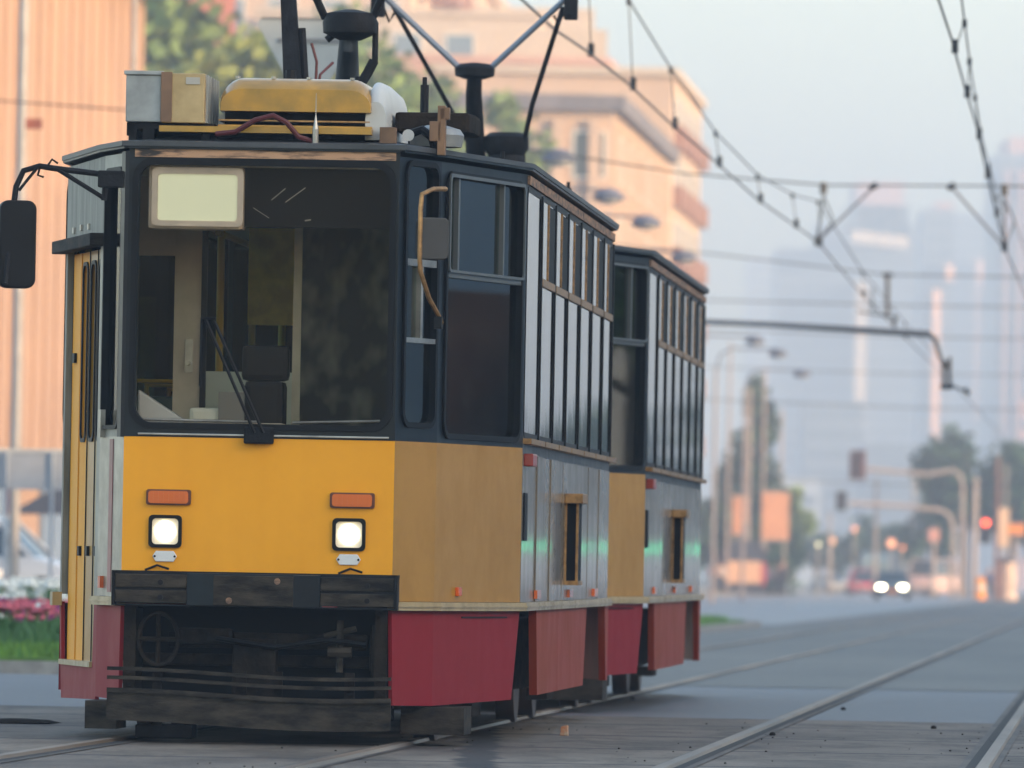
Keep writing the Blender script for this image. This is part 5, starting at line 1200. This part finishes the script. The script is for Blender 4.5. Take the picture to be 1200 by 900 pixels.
# --- tulips
stemm = mat('tulip_leaf', (.06, .16, .04), .7)
def tulip_mesh(m, seed):
    rnd = random.Random(seed); mb = MB()
    mb.tube([(0, 0, 0), (.01, 0, .25), (.0, 0, .42)], .005, 4)
    for k in range(3):
        a = rnd.uniform(0, 6.28); d = Vector((math.cos(a), math.sin(a), 0)); e = Vector((-d.y, d.x, 0)) * .018
        mb.add([Vector((0, 0, .02)), d * .06 + e + Vector((0, 0, .15)), d * .12 + Vector((0, 0, .30)), d * .06 - e + Vector((0, 0, .15))], [(0, 1, 2, 3)])
    nf = len(mb.f)
    for k in range(6):
        a = k * math.pi / 3 + rnd.uniform(-.1, .1); d = Vector((math.cos(a), math.sin(a), 0)); e = Vector((-d.y, d.x, 0)) * .022
        z = .41; mb.add([Vector((0, 0, z)), d * .030 + e + Vector((0, 0, z + .03)), d * .026 + e * .5 + Vector((0, 0, z + .075)), d * .016 + Vector((0, 0, z + .09)), d * .026 - e * .5 + Vector((0, 0, z + .075)), d * .030 - e + Vector((0, 0, z + .03))], [(0, 1, 2, 3, 4, 5)])
    o = mb.build('tulip', [stemm, m]); 
    for i, p in enumerate(o.data.polygons): p.material_index = 0 if i < nf else 1
    return o
tcol = [('white tulip in the far rows of the flower bed at the left edge', mat('white_petal', (.78, .78, .74), .6), 'white tulips in the bed', 150, (104, 122)), ('pink tulip in the middle rows of the flower bed at the left edge', mat('pink_petal', (.58, .12, .17), .6), 'pink tulips in the bed', 125, (91, 104)), ('purple tulip among the pink ones in the flower bed', mat('purple_petal', (.25, .03, .16), .6), 'purple tulips in the bed', 48, (92, 106)), ('white tulip scattered low among the pink ones at the front of the bed', mat('white_petal', (.78, .78, .74), .6), 'front white tulips', 8, (91, 97))]
for lb, m, gp, n, (ya, yb) in tcol:
    proto = None
    for i in range(n):
        y = random.uniform(ya, yb); x = tpx(random.uniform(-12, 80), y)
        if proto is None: o = proto = tulip_mesh(m, n)
        else: o = proto.copy(); COL.objects.link(o)
        s_ = random.uniform(.85, 1.25) * (1.35 if 'far rows' in lb else 1.1); o.location = (x, y, G(y) + .12); o.rotation_euler = (random.uniform(-.15, .15), random.uniform(-.15, .15), random.uniform(0, 6.28)); o.scale = (s_ * 1.6, s_ * 1.6, s_ * (.78 if 'far rows' in lb else .66))
        tag(o, lb, 'tulip', gp)
mb = MB()
for _ in range(9000):
    y = random.uniform(90.5, 121); x = tpx(random.uniform(-30, 92), y); a = random.uniform(0, 3.14); c = Vector((math.cos(a), math.sin(a), 0)) * .03; p = Vector((x, y, G(y) + .12)); hh = random.uniform(.12, .26)
    mb.add([p - c * .6, p + c * .6, p + c * .3 + Vector((random.uniform(-.08, .08), random.uniform(-.08, .08), hh))], [(0, 1, 2)])
tag(mb.build('tulip_leaves', stemm), 'mass of green tulip leaves in the flower bed', 'leaves', kind='stuff')

# --- things on the road
p = P(661, 858, 50); 
def groundpt(px, py):
    Y = 50
    for _ in range(50):
        d = P(px, py, 1000); s_ = (d.z - CAM_H) / 1000; Y = (G(Y) + .012 - CAM_H) / s_
    return P(px, py, Y).x, Y
x, y = groundpt(661, 862)
t = MB().hexa([(-.024, -.02, 0), (.022, -.024, 0), (.026, .02, 0), (-.02, .024, 0)], [(-.018, -.02, .05), (.016, -.022, .06), (.024, .012, .056), (-.012, .02, .045)]).build('brick_chunk', mat('orange_brick', (.55, .20, .08), .8, col2=(.5, .42, .3), vscale=30), bevel=.004, loc=(x, y, G(y) + .012)); tag(t, 'small orange brick fragment lying on the slabs right of the tram', 'brick')
for k, (px, py, lb) in enumerate(((741, 820, 'dark pebble beside the shiny rail'), (905, 862, 'small dark stone just left of the bright rail joint'), (988, 832, 'tiny dark stone on the crossing strip'), (1094, 854, 'tiny stone near the right edge on the slabs'), (20, 848, 'flat broken slab edge at the lower left'))):
    x, y = groundpt(px, py); rr = .02 if k < 4 else .05
    t = MB().lathe([(rr * .7, 0), (rr, rr * .3), (rr * .7, rr * .8), (rr * .2, rr)], (0, 0, 0), 7).build('stone', dirty, loc=(x, y, G(y) + .012)); tag(t, lb, 'stone')
    if k == 4: t.scale = (5, 3, .6)

mb = MB()
for _ in range(130):
    y = random.uniform(43.5, 62); off = random.choice((.7175, 2.97 - .7175, 2.97 + .7175)); x = AX(y) + off + random.gauss(0, .28); r_ = random.uniform(.003, .008)
    mb.lathe([(r_ * .7, 0), (r_, r_ * .4), (r_ * .4, r_)], (x, y, G(y) + .013), 5)
tag(mb.build('grit', mat('dark_grit', (.05, .04, .03), .9)), 'loose dark grit scattered beside the rails', 'grit', kind='stuff')

# ------------------------------------------------------------------ haze
hz = MB().box(-600, 700, -60, 3900, G(3900) - 2, 150).build('haze', None)
hz['kind'] = 'stuff'
hm = bpy.data.materials.new('haze_air'); hm.use_nodes = True; nn = hm.node_tree.nodes; ll = hm.node_tree.links
nn.remove(nn['Principled BSDF']); pv = nn.new('ShaderNodeVolumePrincipled')
pv.inputs['Color'].default_value = (*HAZE_COL, 1); pv.inputs['Density'].default_value = HAZE_DENSITY; pv.inputs['Anisotropy'].default_value = 0.2
ll.new(pv.outputs[0], nn['Material Output'].inputs['Volume']); hz.data.materials.append(hm)
